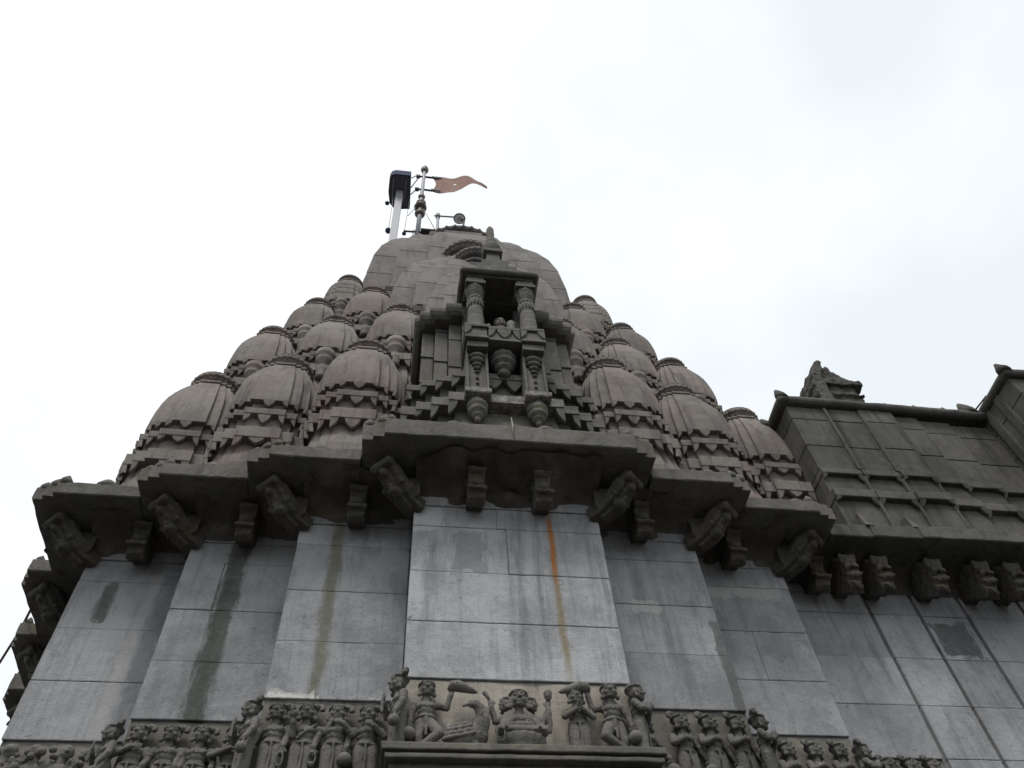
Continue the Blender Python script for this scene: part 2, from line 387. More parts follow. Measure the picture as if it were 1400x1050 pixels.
for k in (0, 3):
    segs = [(-Wd[0], Wd[0], D[0])]
    for i in (1, 2, 3):
        segs.append((-Wd[i], -Wd[i-1], D[i])); segs.append((Wd[i-1], Wd[i], D[i]))
    for a, b, d in segs:
        if k == 3 and b == Wd[3]: b -= .37
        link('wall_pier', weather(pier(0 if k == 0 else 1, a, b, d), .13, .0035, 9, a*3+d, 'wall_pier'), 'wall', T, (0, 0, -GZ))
core = MB(); core.box(-4.0, 4.0, -4.0, 4.0, -1.6, 6.4); core.box(-4.4, 4.4, -3.0, 3.0, -1.6, 6.4); core.box(-3.0, 3.0, -4.4, 4.4, -1.6, 6.35)
core.box(-2, 2, -4.75, 4.75, -1.6, 6.3); core.box(-4.75, 4.75, -2, 2, -1.6, 6.3)
tp('core_masonry', core, 'wall')
# frieze ledges and panels behind the carved figures
def ledge(u0, u1, d, top, pr):
    mb = MB(); mb.box(u0, u1, -d-pr, -d+.05, top-.055, top, .006); mb.box(u0+.02, u1-.02, -d-pr+.035, -d+.05, top-.072, top-.057)
    mb.box(u0+.03, u1-.03, -d-pr+.012, -d+.05, top-.11, top-.074, .006)
    mb.box(u0+.06, u1-.06, -d-pr+.09, -d+.05, top-.42, top-.112); mb.box(u0+.02, u1-.02, -d-pr+.03, -d+.05, top-.55, top-.424, .01)
    return mb
LEDGE = []
for i in range(4):
    for sgn in ((1,) if i == 0 else (-1, 1)):
        a, b = (-1.05, 1.0) if i == 0 else ((-Wd[i]-.02, -Wd[i-1]) if sgn < 0 else (Wd[i-1], Wd[i]+.02))
        link('frieze_ledge', weather(ledge(a, b, D[i], 3.335 if i == 0 else 3.295, .30 if i == 0 else .26), .07, .007, 8, i*3+sgn), 'niche', T, (0, 0, -GZ))
        pm = MB(); r = random.Random(i*3+sgn); xs = (-Wd[0], Wd[0]) if i == 0 else ((-Wd[i], -Wd[i-1]) if sgn < 0 else (Wd[i-1], Wd[i]))
        nx, nzz = 24, 16; vs = []; fs = []
        for q in range(nzz+1):
            for p_ in range(nx+1):
                vs.append((xs[0]+.01+(xs[1]-xs[0]-.02)*p_/nx, -D[i]+.022-.010*mnoise.noise(Vector((p_*.4+i*9, q*.4, sgn*3))), 3.30+.755*q/nzz))
        for q in range(nzz):
            for p_ in range(nx): a0 = q*(nx+1)+p_; fs.append((a0, a0+1, a0+nx+2, a0+nx+1))
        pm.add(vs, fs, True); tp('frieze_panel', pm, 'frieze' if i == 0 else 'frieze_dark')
# ---- eaves
OV = .55
def notch_poly(u0, u1, db, d, left, right):
    """ground plan of one eave: straight front with two small set-backs at its free ends"""
    p = [(u0, -db)]
    if left: p += [(u0, -(d-.10)), (u0+.11, -(d-.10)), (u0+.11, -(d-.05)), (u0+.22, -(d-.05)), (u0+.22, -d)]
    else: p += [(u0, -d)]
    if right: p += [(u1-.22, -d), (u1-.22, -(d-.05)), (u1-.11, -(d-.05)), (u1-.11, -(d-.10)), (u1, -(d-.10))]
    else: p += [(u1, -d)]
    p += [(u1, -db)]
    return p
def eave(k, u0, u1, db, d, left, right, seed):
    mb = MB(); r = random.Random(seed); zl = .045 if left and right else 0; zt = .24 if left and right else .172
    pl = notch_poly(u0, u1, db, d, left, right)
    def tr(poly): return [rot(k, x, y) for x, y in poly]
    def ins(poly, a): return [(min(max(x, u0+a), u1-a), max(y, -(d-a)) if y < -db-.01 else y) for x, y in poly]
    za = 6.288+zl; zb = za+zt
    mb.loft([(tr(ins(pl, .012)), za), (tr(pl), za+.012), (tr(pl), zb-.012), (tr(ins(pl, .014)), zb)])
    mb.loft([(tr(ins(pl, .20)), zb), (tr(ins(pl, .34)), zb+.1)])
    # small rounded knobs standing on the edge
    pts = []
    if left: pts += [(u0+.06, d-.15), (u0+.17, d-.10), (u0+.27, d-.05)]
    if right: pts += [(u1-.06, d-.15), (u1-.17, d-.10), (u1-.27, d-.05)]
    for x, dd in pts:
        s = r.uniform(.8, 1.15); xx, yy = rot(k, x, -dd)
        mb.lathe([(.055*s, 0), (.058*s, .05*s), (.036*s, .09*s), (.012*s, .125*s)], (xx, yy, zb-.01), 10)
    for q in range(2 if u1-u0 > 1.5 else 1):
        x = u0+(u1-u0)*(.62 if q == 0 else .3); s = r.uniform(.9, 1.15); xx, yy = rot(k, x, -(d-.12))
        mb.lathe([(.11*s, 0), (.105*s, .05), (.07*s, .10*s), (.02*s, .125*s)], (xx, yy, zb-.01), 14)
    # rough lime crust and broken mouldings clinging under the slab
    return mb
def cove(k, u0, u1, d):
    mb = MB(); prof = []
    for q in range(11):
        a = math.pi/2*q/10; prof.append((d+.52*(1-math.cos(a)), 6.035+.285*math.sin(a)**.8))
    nx = int((u1-u0)/.035); vs = []; fs = []
    for p_ in range(nx+1):
        u = u0+(u1-u0)*p_/nx
        for dd, z in prof:
            jn = (.13*mnoise.noise(Vector((u*3.4+k*5, dd*2.5, z*4+d)))+.05*mnoise.noise(Vector((u*9, dd*9, z*9))))*min(1, (z-6.03)*9)
            x, y = rot(k, u, -(dd+jn)); vs.append((x, y, min(z-abs(jn)*.75, 6.30)))
    m = len(prof)
    for p_ in range(nx):
        for q in range(m-1): a = p_*m+q; fs.append((a, a+m, a+m+1, a+1))
    if k == 0: pass
    mb.add(vs, fs, True); return mb
EV = []
for k in (0, 1):
    lst = [(-Wd[0]-OV, Wd[0]+OV, D[0], True, True)]
    for i in (1, 2, 3):
        lst.append((-Wd[i]-OV, -Wd[i-1]-OV, D[i], True, False))
        if not (k == 0 and i == 3): lst.append((Wd[i-1]+OV, Wd[i]+OV, D[i], False, True))
    for q, (a, b, d, l_, r_) in enumerate(lst):
        if k == 1 and a == -Wd[3]-OV: pass
        if k == 1 and b == Wd[3]+OV: continue      # the corner slab is the front one's
        e = link('eave', weather(eave(k, a, b, d-1.2, d+(.65 if k == 0 else .56), l_, r_, q+k*10), .075, .009, 7, q+k*11), 'eave', T, (0, 0, -GZ))
    cl = [(-Wd[0], Wd[0], D[0])]+[(-Wd[i], -Wd[i-1], D[i]) for i in (1, 2, 3)]+[(Wd[i-1], Wd[i], D[i]) for i in (1, 2, 3)]
    for a, b, d in cl: tp('eave_cove', cove(k, a, b, d), 'bracket')
dm = MB(); dm.tube([(-.0, -5.775, 6.70), (.005, -5.785, 6.56), (.0, -5.79, 6.50), (.008, -5.788, 6.36)], [.004, .008, .007, .004], 6); tp('lime_drip', dm, 'frieze')
# ---- brackets
def swept(mb, path, w, normal, jit=0, r=None):
    """beam of square section following path = [(point, half height)], half width w along normal"""
    rings = []; nv = Vector(normal)
    P = [Vector(p) for p, _ in path]
    for i, (p, h) in enumerate(path):
        t = (P[min(i+1, len(P)-1)]-P[max(i-1, 0)]).normalized(); up = nv.cross(t).normalized()
        hh = h if isinstance(h, tuple) else (h, w)
        a = P[i]; rings.append([tuple(a+up*hh[0]+nv*hh[1]), tuple(a+up*hh[0]-nv*hh[1]), tuple(a-up*hh[0]-nv*hh[1]), tuple(a-up*hh[0]+nv*hh[1])])
    mb.rings(rings, True, False)
def straight_bracket():
    mb = MB(); w = .082
    prof = [(0, 6.28), (.34, 6.28), (.36, 6.25), (.36, 6.20), (.33, 6.18), (.30, 6.13), (.29, 6.06), (.31, 6.01), (.335, 5.985), (.335, 5.95), (.30, 5.93), (.28, 5.89), (.22, 5.865), (.15, 5.91), (.06, 5.97), (0, 5.985)]
    a = [(-w, -d, z) for d, z in prof]; b = [(w, -d, z) for d, z in prof]; n = len(prof)
    fs = [list(range(n)), list(range(2*n-1, n-1, -1))]+[(i, i+n, (i+1) % n+n, (i+1) % n) for i in range(n)]
    mb.add(a+b, fs)
    mb.ell((0, -.30, 6.08), (.07, .035, .05)); mb.ell((-.055, -.31, 6.00), (.03, .03, .03)); mb.ell((.055, -.31, 6.00), (.03, .03, .03))
    mb.tube([(-w-.012, -.345, 5.965), (w+.012, -.345, 5.965)], .022, 8); mb.tube([(-w-.012, -.35, 6.22), (w+.012, -.35, 6.22)], .03, 8)
    mb.box(-w-.02, w+.02, -.2, 0, 6.15, 6.27, .006)
    return mb
def corner_bracket(sg):
    """carved strut flying out diagonally from a wall corner; sg=-1 leans left, +1 right"""
    mb = MB(); s2 = math.sqrt(.5)
    def at(o, z): return (sg*o*s2*.86, -o*s2*.86, z)
    nrm = (s2, sg*s2, 0) if sg > 0 else (s2, -s2, 0)
    arc = [(-.06, 6.00), (.06, 6.01), (.17, 6.035), (.27, 6.075), (.36, 6.13), (.44, 6.19), (.51, 6.245), (.56, 6.28)]
    swept(mb, [(at(o, z), (.075-.004*q, .105)) for q, (o, z) in enumerate(arc)], .105, nrm)
    swept(mb, [(at(o, z-.075), (.03, .045)) for q, (o, z) in enumerate(arc[1:-1])], .045, nrm)
    swept(mb, [(at(o*.9, z+.11), (.025, .07)) for q, (o, z) in enumerate(arc[:-2])], .07, nrm)
    a = Vector(at(.555, 6.205)); nv = Vector(nrm)
    mb.tube([a-nv*.115, a+nv*.115], .05, 14); mb.tube([a-nv*.125, a+nv*.125], .026, 10)
    mb.ell(at(.50, 6.13), (.05, .05, .045)); mb.ell(at(.30, 5.985), (.075, .075, .045)); mb.ell(at(.38, 6.03), (.035, .035, .03))
    for q in (-1, 1):
        mb.tube([Vector(at(.22, 5.985))+nv*q*.10, Vector(at(.33, 6.05))+nv*q*.115], .016, 6); mb.ell(Vector(at(.34, 6.055))+nv*q*.115, (.024,)*3)
        mb.tube([Vector(at(.05, 6.06))+nv*q*.107, Vector(at(.25, 6.12))+nv*q*.107, Vector(at(.42, 6.235))+nv*q*.107], .012, 6)
    mb.box(*sorted((sg*(-.05), sg*.16)), -.16, .06, 6.0, 6.27, .01)
    return mb
def carve(mb, voxel=.0038, smooth=1, wear=0.0, name='carving'):
    me = mb.mesh('carving'); ob = bpy.data.objects.new('carving', me); C.objects.link(ob)
    m = ob.modifiers.new('r', 'REMESH'); m.mode = 'VOXEL'; m.voxel_size = voxel; m.use_smooth_shade = True
    m2 = ob.modifiers.new('s', 'SMOOTH'); m2.iterations = smooth; m2.factor = .5
    bpy.context.view_layer.update()
    out = bpy.data.meshes.new_from_object(ob.evaluated_get(bpy.context.evaluated_depsgraph_get()))
    bpy.data.objects.remove(ob); bpy.data.meshes.remove(me); out.name = name
    if wear:
        for v in out.vertices:
            p = v.co*9; p = p*(1 if wear > .01 else 2.6); v.co += mnoise.noise_vector(p)*wear+mnoise.noise_vector(p*2.6)*wear*.7
    out.polygons.foreach_set('use_smooth', [True]*len(out.polygons))
    return out
SB = carve(straight_bracket(), .008, 1, .0105, 'bracket'); CBL = carve(corner_bracket(-1), .008, 1, .0105, 'corner_bracket'); CBR = carve(corner_bracket(1), .008, 1, .0105, 'corner_bracket')
for k in (0, 1):
    rz = 0 if k == 0 else -math.pi/2
    def put(name, me, u, d):
        x, y = rot(k, u, -d); link(name, me, 'bracket', T, (x, y, -GZ), rz)
    put('bracket', SB, -.33, D[0]); put('bracket', SB, .33, D[0]); put('corner_bracket', CBL, -Wd[0], D[0]); put('corner_bracket', CBR, Wd[0], D[0])
    for i in (1, 2, 3):
        for sg in (-1, 1):
            if k == 1 and i == 3 and sg == 1: continue
            m_ = (Wd[i]+Wd[i-1])/2
            put('bracket', SB, sg*(m_+(.0 if sg < 0 else -.06)), D[i])
            if not (k == 0 and sg == 1 and i == 3): put('corner_bracket', CBL if sg < 0 else CBR, sg*Wd[i], D[i])

# ---- miniature spires
PROF = [(0, 1.0), (.07, 1.0), (.22, .985), (.40, .945), (.56, .885), (.70, .80), (.82, .71), (.92, .625), (1.0, .55)]
def spire_body(h, H, prof=PROF, joints=None, **st):
    mb = MB(); secs = []
    def val(t):
        for (a, sa), (b, sb) in zip(prof, prof[1:]):
            if t <= b: return sa+(sb-sa)*(t-a)/(b-a)
        return prof[-1][1]
    ts = sorted(set([p[0] for p in prof]+[i/24 for i in range(25)]))
    for t in ts: secs.append((stepped(h*val(t), **st), H*t))
    if joints:
        for z in joints:
            t = z/H; g = .012/H
            secs = [s_ for s_ in secs if abs(s_[1]-z) > .03]
            secs += [(stepped(h*val(t-g), **st), z-.012), (stepped(h*val(t)-.022, **st), z-.009), (stepped(h*val(t)-.022, **st), z+.009), (stepped(h*val(t+g), **st), z+.012)]
        secs.sort(key=lambda s_: s_[1])
    mb.loft(secs)
    # plates at the shoulder, one per band
    hs = h*prof[-1][1]
    mb.loft([(stepped(hs*1.06, **st), H+.002), (stepped(hs*1.06, **st), H+.035*h/.47)])
    mb.loft([(stepped(hs*.86, **st), H+.035*h/.47), (stepped(hs*.82, **st), H+.10*h/.47)])
    return mb
def disc(r, t, ribs=26):
    mb = MB(); n = ribs*4
    mb.lathe([(r*.60, -.02), (r*.84, 0), (r*.95, t*.2)], (0, 0, 0), n, .03, ribs); mb.lathe([(r*.9, t*.2), (r*1.0, t*.28), (r*1.03, t*.5), (r*1.0, t*.72), (r*.9, t*.8)], (0, 0, 0), n, .025, ribs); mb.lathe([(r*.93, t*.82), (r*.98, t*.9), (r*.93, t*1.05), (r*.5, t*1.2)], (0, 0, 0), n)
    return mb
def finial(h):
    mb = MB(); mb.lathe([(.3*h, 0), (.62*h, .05*h), (.60*h, .2*h), (.36*h, .36*h), (.16*h, .42*h), (.2*h, .48*h), (.26*h, .6*h), (.2*h, .74*h), (.09*h, .82*h), (.04*h, 1.0*h), (.01*h, 1.15*h)], (0, 0, 0), 18)
    return mb
def tiers(h, sc, **st):
    """hanging petal courses under a spire body"""
    res = []
    a = MB(); a.loft([(stepped(h*.86, **st), -.22*sc), (stepped(h*.88, **st), .004)]); petals(a, stepped(h*1.0, **st), .004, .105*sc, .07*sc, .035*sc, .2); res.append(a)
    b = MB(); b.loft([(stepped(h*1.04, **st), -.30*sc), (stepped(h*1.06, **st), -.215*sc)]); b.loft([(stepped(h*.88, **st), -.62*sc), (stepped(h*.90, **st), -.30*sc)])
    petals(b, stepped(h*1.03, **st), -.30*sc, .13*sc, .075*sc, .04*sc, .2); res.append(b)
    c = MB(); c.loft([(stepped(h*1.10, **st), -.77*sc), (stepped(h*1.11, **st), -.605*sc)])
    c.loft([(stepped(h*.86, **st), -1.6*sc), (stepped(h*.99, **st), -1.3*sc), (stepped(h*1.0, **st), -1.15*sc), (stepped(h*.93, **st), -.95*sc), (stepped(h*.90, **st), -.77*sc)])
    petals(c, stepped(h*1.09, **st), -.77*sc, .155*sc, .088*sc, .045*sc, .2); res.append(c)
    return res
def baluster(sc):
    mb = MB(); mb.lathe([(.10*sc, -.95*sc), (.13*sc, -.88*sc), (.10*sc, -.82*sc), (.15*sc, -.70*sc), (.15*sc, -.62*sc), (.10*sc, -.55*sc), (.11*sc, -.42*sc), (.19*sc, -.33*sc), (.20*sc, -.26*sc), (.15*sc, -.22*sc), (.22*sc, -.15*sc), (.23*sc, 0)], (0, 0, 0), 16)
    return mb
def make_spire(h, H, r_disc, bal, sc, tiled=False):
    joints = [H*.22, H*.42, H*.6] if tiled else None
    root = link('miniature_spire', spire_body(h, H, joints=joints).mesh('miniature_spire'), 'tower', T)
    link('ribbed_disc', disc(r_disc*1.07, .15*sc).mesh('ribbed_disc'), 'tower', root, (0, 0, H+.105*sc))
    link('finial', finial(.24*sc).mesh('finial'), 'tower', root, (0, 0, H+.20*sc))
    for q, mb in enumerate(tiers(h, sc)): link('petal_course', mb.mesh('petal_course'), 'tower', root)
    if bal: link('baluster', baluster(sc*.7).mesh('baluster'), 'tower', root, (0, -h*.98, -.24*sc))
    return root
protos = {}
def place_spire(key, h, H, rd, bal, sc, u, d, z, tiled=False):
    o = make_spire(h, H, rd, bal, sc, tiled)
    s = rnd.uniform(.985, 1.015); o.scale = (s, s, rnd.uniform(.985, 1.02)); o.rotation_euler = (0, 0, R(rnd.uniform(-1.2, 1.2)))
    o.location = (u, -d, z-GZ); return o
for sg in (-1, 1):
    place_spire('row1', .55, 1.12, .31, False, 1.0, sg*1.66, 4.46, 8.22)
    place_spire('row1', .55, 1.12, .31, False, 1.0, sg*2.72, 4.14, 8.17)
    place_spire('row1', .55, 1.12, .31, False, 1.0, sg*3.70+(.07 if sg > 0 else 0), 3.80, 8.20 if sg > 0 else 8.10)
    place_spire('row2', .505, 1.10, .28, True, .92, sg*1.30, 3.85, 10.42)
    place_spire('row2', .505, 1.10, .28, True, .92, sg*2.32, 3.55, 10.42)
    place_spire('row2', .505, 1.10, .28, True, .92, sg*3.30, 3.30, 10.30)
    place_spire('row3', .49, 1.10, .27, True, .90, sg*1.86, 3.14, 12.25)
    place_spire('row3', .49, 1.10, .27, True, .90, sg*2.86, 2.80, 12.25)
    place_spire('row4', .44, 1.10, .25, True, .85, sg*2.48, 2.36, 14.1, True)
# side flank, seen only past the edge
for u, d, z, kk, a in ((-4.14, 2.72, 8.17, 'row1', (.55, 1.12, .31, False, 1.0)), (-3.55, 2.32, 10.42, 'row2', (.505, 1.10, .28, True, .92)), (4.16, 2.75, 8.22, 'row1', (.55, 1.12, .31, False, 1.0))):
    o = place_spire(kk, *a, u, d, z); o.rotation_euler = (0, 0, -math.pi/2)

# stepped core of the tower behind the spires
cm = MB()
def plus(mb, w0, d0, w1, d1, w2, z0, z1):
    mb.prism([(-w2, -w2), (-w1, -w2), (-w1, -d1), (-w0, -d1), (-w0, -d0), (w0, -d0), (w0, -d1), (w1, -d1), (w1, -w2), (w2, -w2),
              (w2, -w1), (d1, -w1), (d1, -w0), (d0, -w0), (d0, w0), (d1, w0), (d1, w1), (w2, w1), (w2, w2), (w1, w2), (w1, d1), (w0, d1), (w0, d0), (-w0, d0), (-w0, d1), (-w1, d1), (-w1, w2), (-w2, w2),
              (-w2, w1), (-d1, w1), (-d1, w0), (-d0, w0), (-d0, -w0), (-d1, -w0), (-d1, -w1), (-w2, -w1)], z0, z1)
plus(cm, 2.1, 4.22, 3.1, 3.90, 3.62, 6.3, 9.0)
plus(cm, 1.7, 3.72, 2.7, 3.40, 3.22, 9.0, 11.1)
plus(cm, 1.4, 3.30, 2.3, 2.98, 2.74, 11.1, 13.0)
plus(cm, 1.2, 2.75, 2.0, 2.50, 2.36, 13.0, 14.6)
tp('tower_core', cm, 'tower')
# big dome and the two half spires leaning on its front
MP = [(0, 1.0), (.2, .985), (.4, .95), (.55, .895), (.70, .805), (.82, .71), (.92, .61), (1.0, .51)]
AP = [(0, 1.0), (.2, .965), (.4, .89), (.55, .795), (.70, .66), (.82, .52), (.92, .40), (1.0, .30)]
ST = dict(b0=.36, b1=.63, h1=.935, h2=.86)
def big(name, u, d, z, h, H, prof, rd, joints, cap, sc, st):
    root = link(name, spire_body(h, H, prof, joints, **st).mesh(name), 'dome', T, (u, -d, z-GZ))
    nk = .16 if rd < 1 else -.28; dm_ = disc(rd, .30*rd**.5*sc, 40 if rd > .7 else 30); dm_.lathe([(rd*.8, -abs(nk)-.05), (rd*.72, -.02)], (0, 0, 0), 40)
    link('ribbed_disc', dm_.mesh('ribbed_disc'), 'dome', root, (0, 0, H+.10*h/.47+nk))
    cp = MB(); cp.lathe([(rd*.86, 0), (rd*.85, cap*.25), (rd*.72, cap*.55), (rd*.45, cap*.82), (rd*.12, cap)], (0, 0, 0), 40)
    link('cap', cp.mesh('cap'), 'dome', root, (0, 0, H+.10*h/.47+.11*sc+nk))
    for mb in tiers(h, sc, **st): link('petal_course', mb.mesh('petal_course'), 'dome', root)
    return root
big('main_dome', 0, 0, 15.35, 2.62, 5.15, MP, 1.42, [1.0, 2.0, 2.95, 3.8], .95, 1.1, ST)
big('half_spire', 0, 2.26, 12.1, 1.80, 4.2, AP, .64, [.9, 1.75, 2.55, 3.3], .4, 1.1, ST)
big('half_spire', 0, 3.44, 10.25, 1.12, 3.8, AP, .46, [.75, 1.45, 2.1, 2.7], .3, 1.0, ST)

# ------------------------------------------------------------------ balcony niche on the tower front
def roll(mb, pts, r, n=10):
    for a, b in zip(pts, pts[1:]): mb.tube([a, b], r, n)
    for p_ in pts: mb.ell(p_, (r*1.01,)*3, 10, 8)
N = MB()
def strip(u0, u1, d, z0, z1, rr):
    z = z0
    while z < z1-.05:
        h = rr.uniform(.5, .7); zt = min(z+h, z1) if z1-(z+h) > .15 else z1
        N.t = rr.random(); off = (z-6.5)*.015+rr.uniform(0, .012)
        for s_ in (-1, 1):
            a, b = sorted((s_*u0, s_*u1)); N.loft([([(a, -(d-off)), (b, -(d-off)), (b, -4.3), (a, -4.3)], z+.004), ([(a+.004, -(d-off-.02)), (b-.004, -(d-off-.02)), (b-.004, -4.3), (a+.004, -4.3)], zt)])
        z = zt
rr = random.Random(5)
strip(.225, .46, 5.44, 6.5, 9.62, rr); strip(.465, .62, 5.37, 6.5, 9.3, rr); strip(.625, .79, 5.29, 6.5, 9.3, rr); strip(.795, .95, 5.20, 6.5, 9.3, rr)
N.t = .4; N.box(-.224, .224, -5.42, -4.3, 6.5, 8.05); N.box(-.3, .3, -4.7, -4.2, 8.0, 9.9); N.box(-.46, .46, -5.45, -4.3, 9.63, 9.9)
NB = tp('balcony_niche', N, 'niche')
def nb(name, mb, mat='niche'): return link(name, weather(mb, .08, .006, 9, len(mb.v)*.01, name), mat, NB)
for s_ in (-1, 1):
    rl = MB()
    def bayside(off): return [(s_*x, -d) for x, d in ((.47, 4.3), (.47, 5.46+off), (.60+off, 5.46+off), (.60+off, 5.38+off), (.80+off, 5.38+off), (.80+off, 5.30+off), (.93+off, 5.30+off), (.93+off, 5.2+off), (.99+off, 5.2+off), (.99+off, 4.3))][::-s_]
    rl.loft([(bayside(.0), 9.22), (bayside(.045), 9.26), (bayside(.07), 9.31), (bayside(.075), 9.37), (bayside(.06), 9.42), (bayside(.02), 9.45), (bayside(-.02), 9.46)])
    rl.box(*sorted((s_*.475, s_*.66)), -5.34, -4.5, 9.44, 9.58, .02); rl.box(*sorted((s_*.665, s_*.86)), -5.22, -4.5, 9.44, 9.53, .02)
    nb('roll_cornice', rl)
cn = MB()
roll(cn, [(-.47, -5.3, 9.74), (-.47, -5.84, 9.74), (.47, -5.84, 9.74), (.47, -5.3, 9.74)], .058)
cn.box(-.44, .44, -5.82, -5.2, 9.66, 9.80, .01); cn.box(-.32, .30, -5.80, -5.0, 9.80, 9.98, .01); cn.box(-.20, .18, -5.815, -5.0, 9.88, 10.02, .01)
cn.box(-.28, -.12, -5.77, -5.0, 9.98, 10.16, .01); cn.box(-.115, .11, -5.79, -5.0, 10.02, 10.22, .01); cn.box(.115, .26, -5.77, -5.0, 9.98, 10.14, .01)
cn.box(-.20, .16, -5.73, -5.0, 10.16, 10.36, .012); cn.box(-.14, .09, -5.69, -5.0, 10.36, 10.44, .012)
for s_ in (-.4, .43): cn.lathe([(.05, 0), (.045, .05), (.01, .11)], (s_, -5.80, 9.79), 10)
nb('canopy', cn)
ptm = MB(); ptm.loft([([(-.14, -5.70), (.06, -5.70), (.06, -5.50), (-.14, -5.50)], 10.40), ([(-.13, -5.69), (.05, -5.69), (.05, -5.51), (-.13, -5.51)], 10.62), ([(-.18, -5.74), (.10, -5.74), (.10, -5.46), (-.18, -5.46)], 10.64), ([(-.18, -5.74), (.10, -5.74), (.10, -5.46), (-.18, -5.46)], 10.72)])
ptm.lathe([(.08, 10.72), (.12, 10.78), (.145, 10.88), (.135, 10.98), (.09, 11.06), (.10, 11.09), (.10, 11.13), (.055, 11.18), (.05, 11.3), (.062, 11.45), (.06, 11.6), (.035, 11.68), (.01, 11.72)], (-.04, -5.60, 0), 16)
nb('roof_finial', ptm)
for s_ in (-.32, .33):
    pl = MB(); prof = [(.112, 8.42), (.112, 8.50), (.104, 8.505)]
    z = 8.505
    for q in range(3): prof += [(.104-.004*q, z+.01), (.104-.004*q, z+.20), (.098-.004*q, z+.205), (.098-.004*q, z+.215)]; z += .215
    prof += [(.098, z), (.102, z+.02), (.102, z+.05), (.07, z+.06)]
    pl.lathe(prof, (s_, -5.70, 0), 20)
    for q in range(14):
        a = 2*math.pi*q/14; pl.tube([(s_+.098*math.cos(a), -5.70+.098*math.sin(a), 8.97), (s_+.098*math.cos(a), -5.70+.098*math.sin(a), 9.13)], .012, 6)
    nb('pillar', pl)
    cp = MB(); cp.lathe([(.07, 9.19), (.085, 9.24), (.12, 9.33), (.105, 9.36), (.13, 9.44), (.12, 9.47)], (s_, -5.70, 0), 8, 0, 0, 1, 1, False); cp.box(s_-.13, s_+.13, -5.83, -5.55, 9.47, 9.535, .008); cp.box(s_-.11, s_+.11, -5.81, -5.55, 9.545, 9.64, .006)
    nb('capital', cp)
bl = MB()
for a, b, d, zo in ((-.47, -.19, 5.84, 0), (-.188, .188, 5.82, -.004), (.19, .48, 5.84, 0)):
    bl.box(a, b, -d, -5.3, 8.36+zo, 8.42+zo, .006); bl.box(a+.015, b-.015, -d+.03, -5.3, 8.17+zo, 8.36+zo); bl.box(a, b, -d+.004, -5.3, 8.12+zo, 8.168+zo, .006)
    petals(bl, [(a, -d+.002), (b, -d+.002)], 8.36+zo, .17, .085, .03, .05, closed=False)
bl.box(-.13, .13, -5.80, -5.5, 8.42, 8.47, .02)
nb('balcony_slab', bl)
for s_ in (-.32, .33):
    bk = MB(); bk.box(s_-.125, s_+.125, -5.79, -5.3, 8.0, 8.115, .006); bk.box(s_-.125, s_+.125, -5.66, -5.3, 7.27, 8.0, .01)
    bk.box(s_-.125, s_-.095, -5.70, -5.3, 7.27, 8.0, .004); bk.box(s_+.095, s_+.125, -5.70, -5.3, 7.27, 8.0, .004)
    for z, rr_ in ((7.93, .11), (7.85, .09), (7.78, .06), (7.71, .045), (7.64, .03), (7.52, .022), (7.42, .022), (7.34, .018)): bk.ell((s_, -5.67, z), (rr_, rr_*.75, rr_*.45))
    bk.box(s_-.145, s_+.145, -5.74, -5.3, 7.17, 7.26, .012)
    bk.lathe([(.012, 6.84), (.03, 6.86), (.035, 6.89), (.025, 6.905), (.06, 6.925), (.07, 6.95), (.055, 6.965), (.095, 6.985), (.105, 7.02), (.085, 7.04), (.115, 7.065), (.118, 7.11), (.10, 7.13), (.105, 7.165)], (s_, -5.58, 0), 18)
    nb('pendant_bracket', bk)
md = MB(); md.lathe([(.02, 7.72), (.055, 7.735), (.075, 7.77), (.07, 7.80), (.055, 7.815), (.105, 7.835), (.115, 7.87), (.09, 7.89), (.145, 7.915), (.155, 7.95), (.125, 7.97), (.16, 8.0), (.165, 8.05), (.145, 8.10)], (0, -5.57, 0), 22, .03, 11)
nb('lotus_pendant', md)
bs = MB()
def bay(u, d): return [(-u-.16, -4.2), (-u-.16, -(d-.24)), (-u, -(d-.24)), (-u, -(d-.16)), (-u+.16, -(d-.16)), (-u+.16, -(d-.08)), (-u+.34, -(d-.08)), (-u+.34, -d), (u-.34, -d), (u-.34, -(d-.08)), (u-.16, -(d-.08)), (u-.16, -(d-.16)), (u, -(d-.16)), (u, -(d-.24)), (u+.16, -(d-.24)), (u+.16, -4.2)]
bs.prism(bay(.93, 5.56), 7.70, 7.80); petals(bs, bay(.93, 5.55), 7.70, .16, .09, .04, .2)
bs.prism(bay(.97, 5.62), 7.16, 7.30); petals(bs, bay(.97, 5.61), 7.16, .2, .1, .045, .2)
bs.loft([(bay(.90, 5.46), 6.4), (bay(.92, 5.52), 6.75), (bay(.88, 5.47), 7.16)]); bs.loft([(bay(.88, 5.47), 7.30), (bay(.87, 5.45), 7.70)])
nb('petal_plinth', bs)

# ------------------------------------------------------------------ hall to the right
HX = 5.13
H = empty('assembly_hall', (8.5, 9.0, GZ)); tag(H, 'low dark stone hall with gridded parapet joined to the tower', 'temple hall')
def hp(name, mb, mat): 
    o = obj(name, mb, mat, H); o.location = (-8.5, -9.0, -GZ); return o
wl = MB(); r = random.Random(3); YW = 6.68
xs = [5.16, 5.70, 5.735, 6.28, 6.315, 7.0, 7.04, 7.6, 7.64, 8.3]
wl.t = .0; wl.box(5.14, 14, YW+.05, YW+1, -1.6, 6.3)
for a, b in [(5.17, 5.70), (5.745, 6.28), (6.325, 7.02), (7.06, 7.70), (7.74, 8.5), (8.54, 10.5), (10.54, 13)]:
    for i in range(7, len(COURSE)-1):
        z0, z1 = COURSE[i], COURSE[i+1]; wl.t = r.random(); wl.t = r.uniform(0, .6); wl.box(a, b, YW+r.uniform(-.004, .004), YW+.4, z0+.0013, z1-.0013, .004)
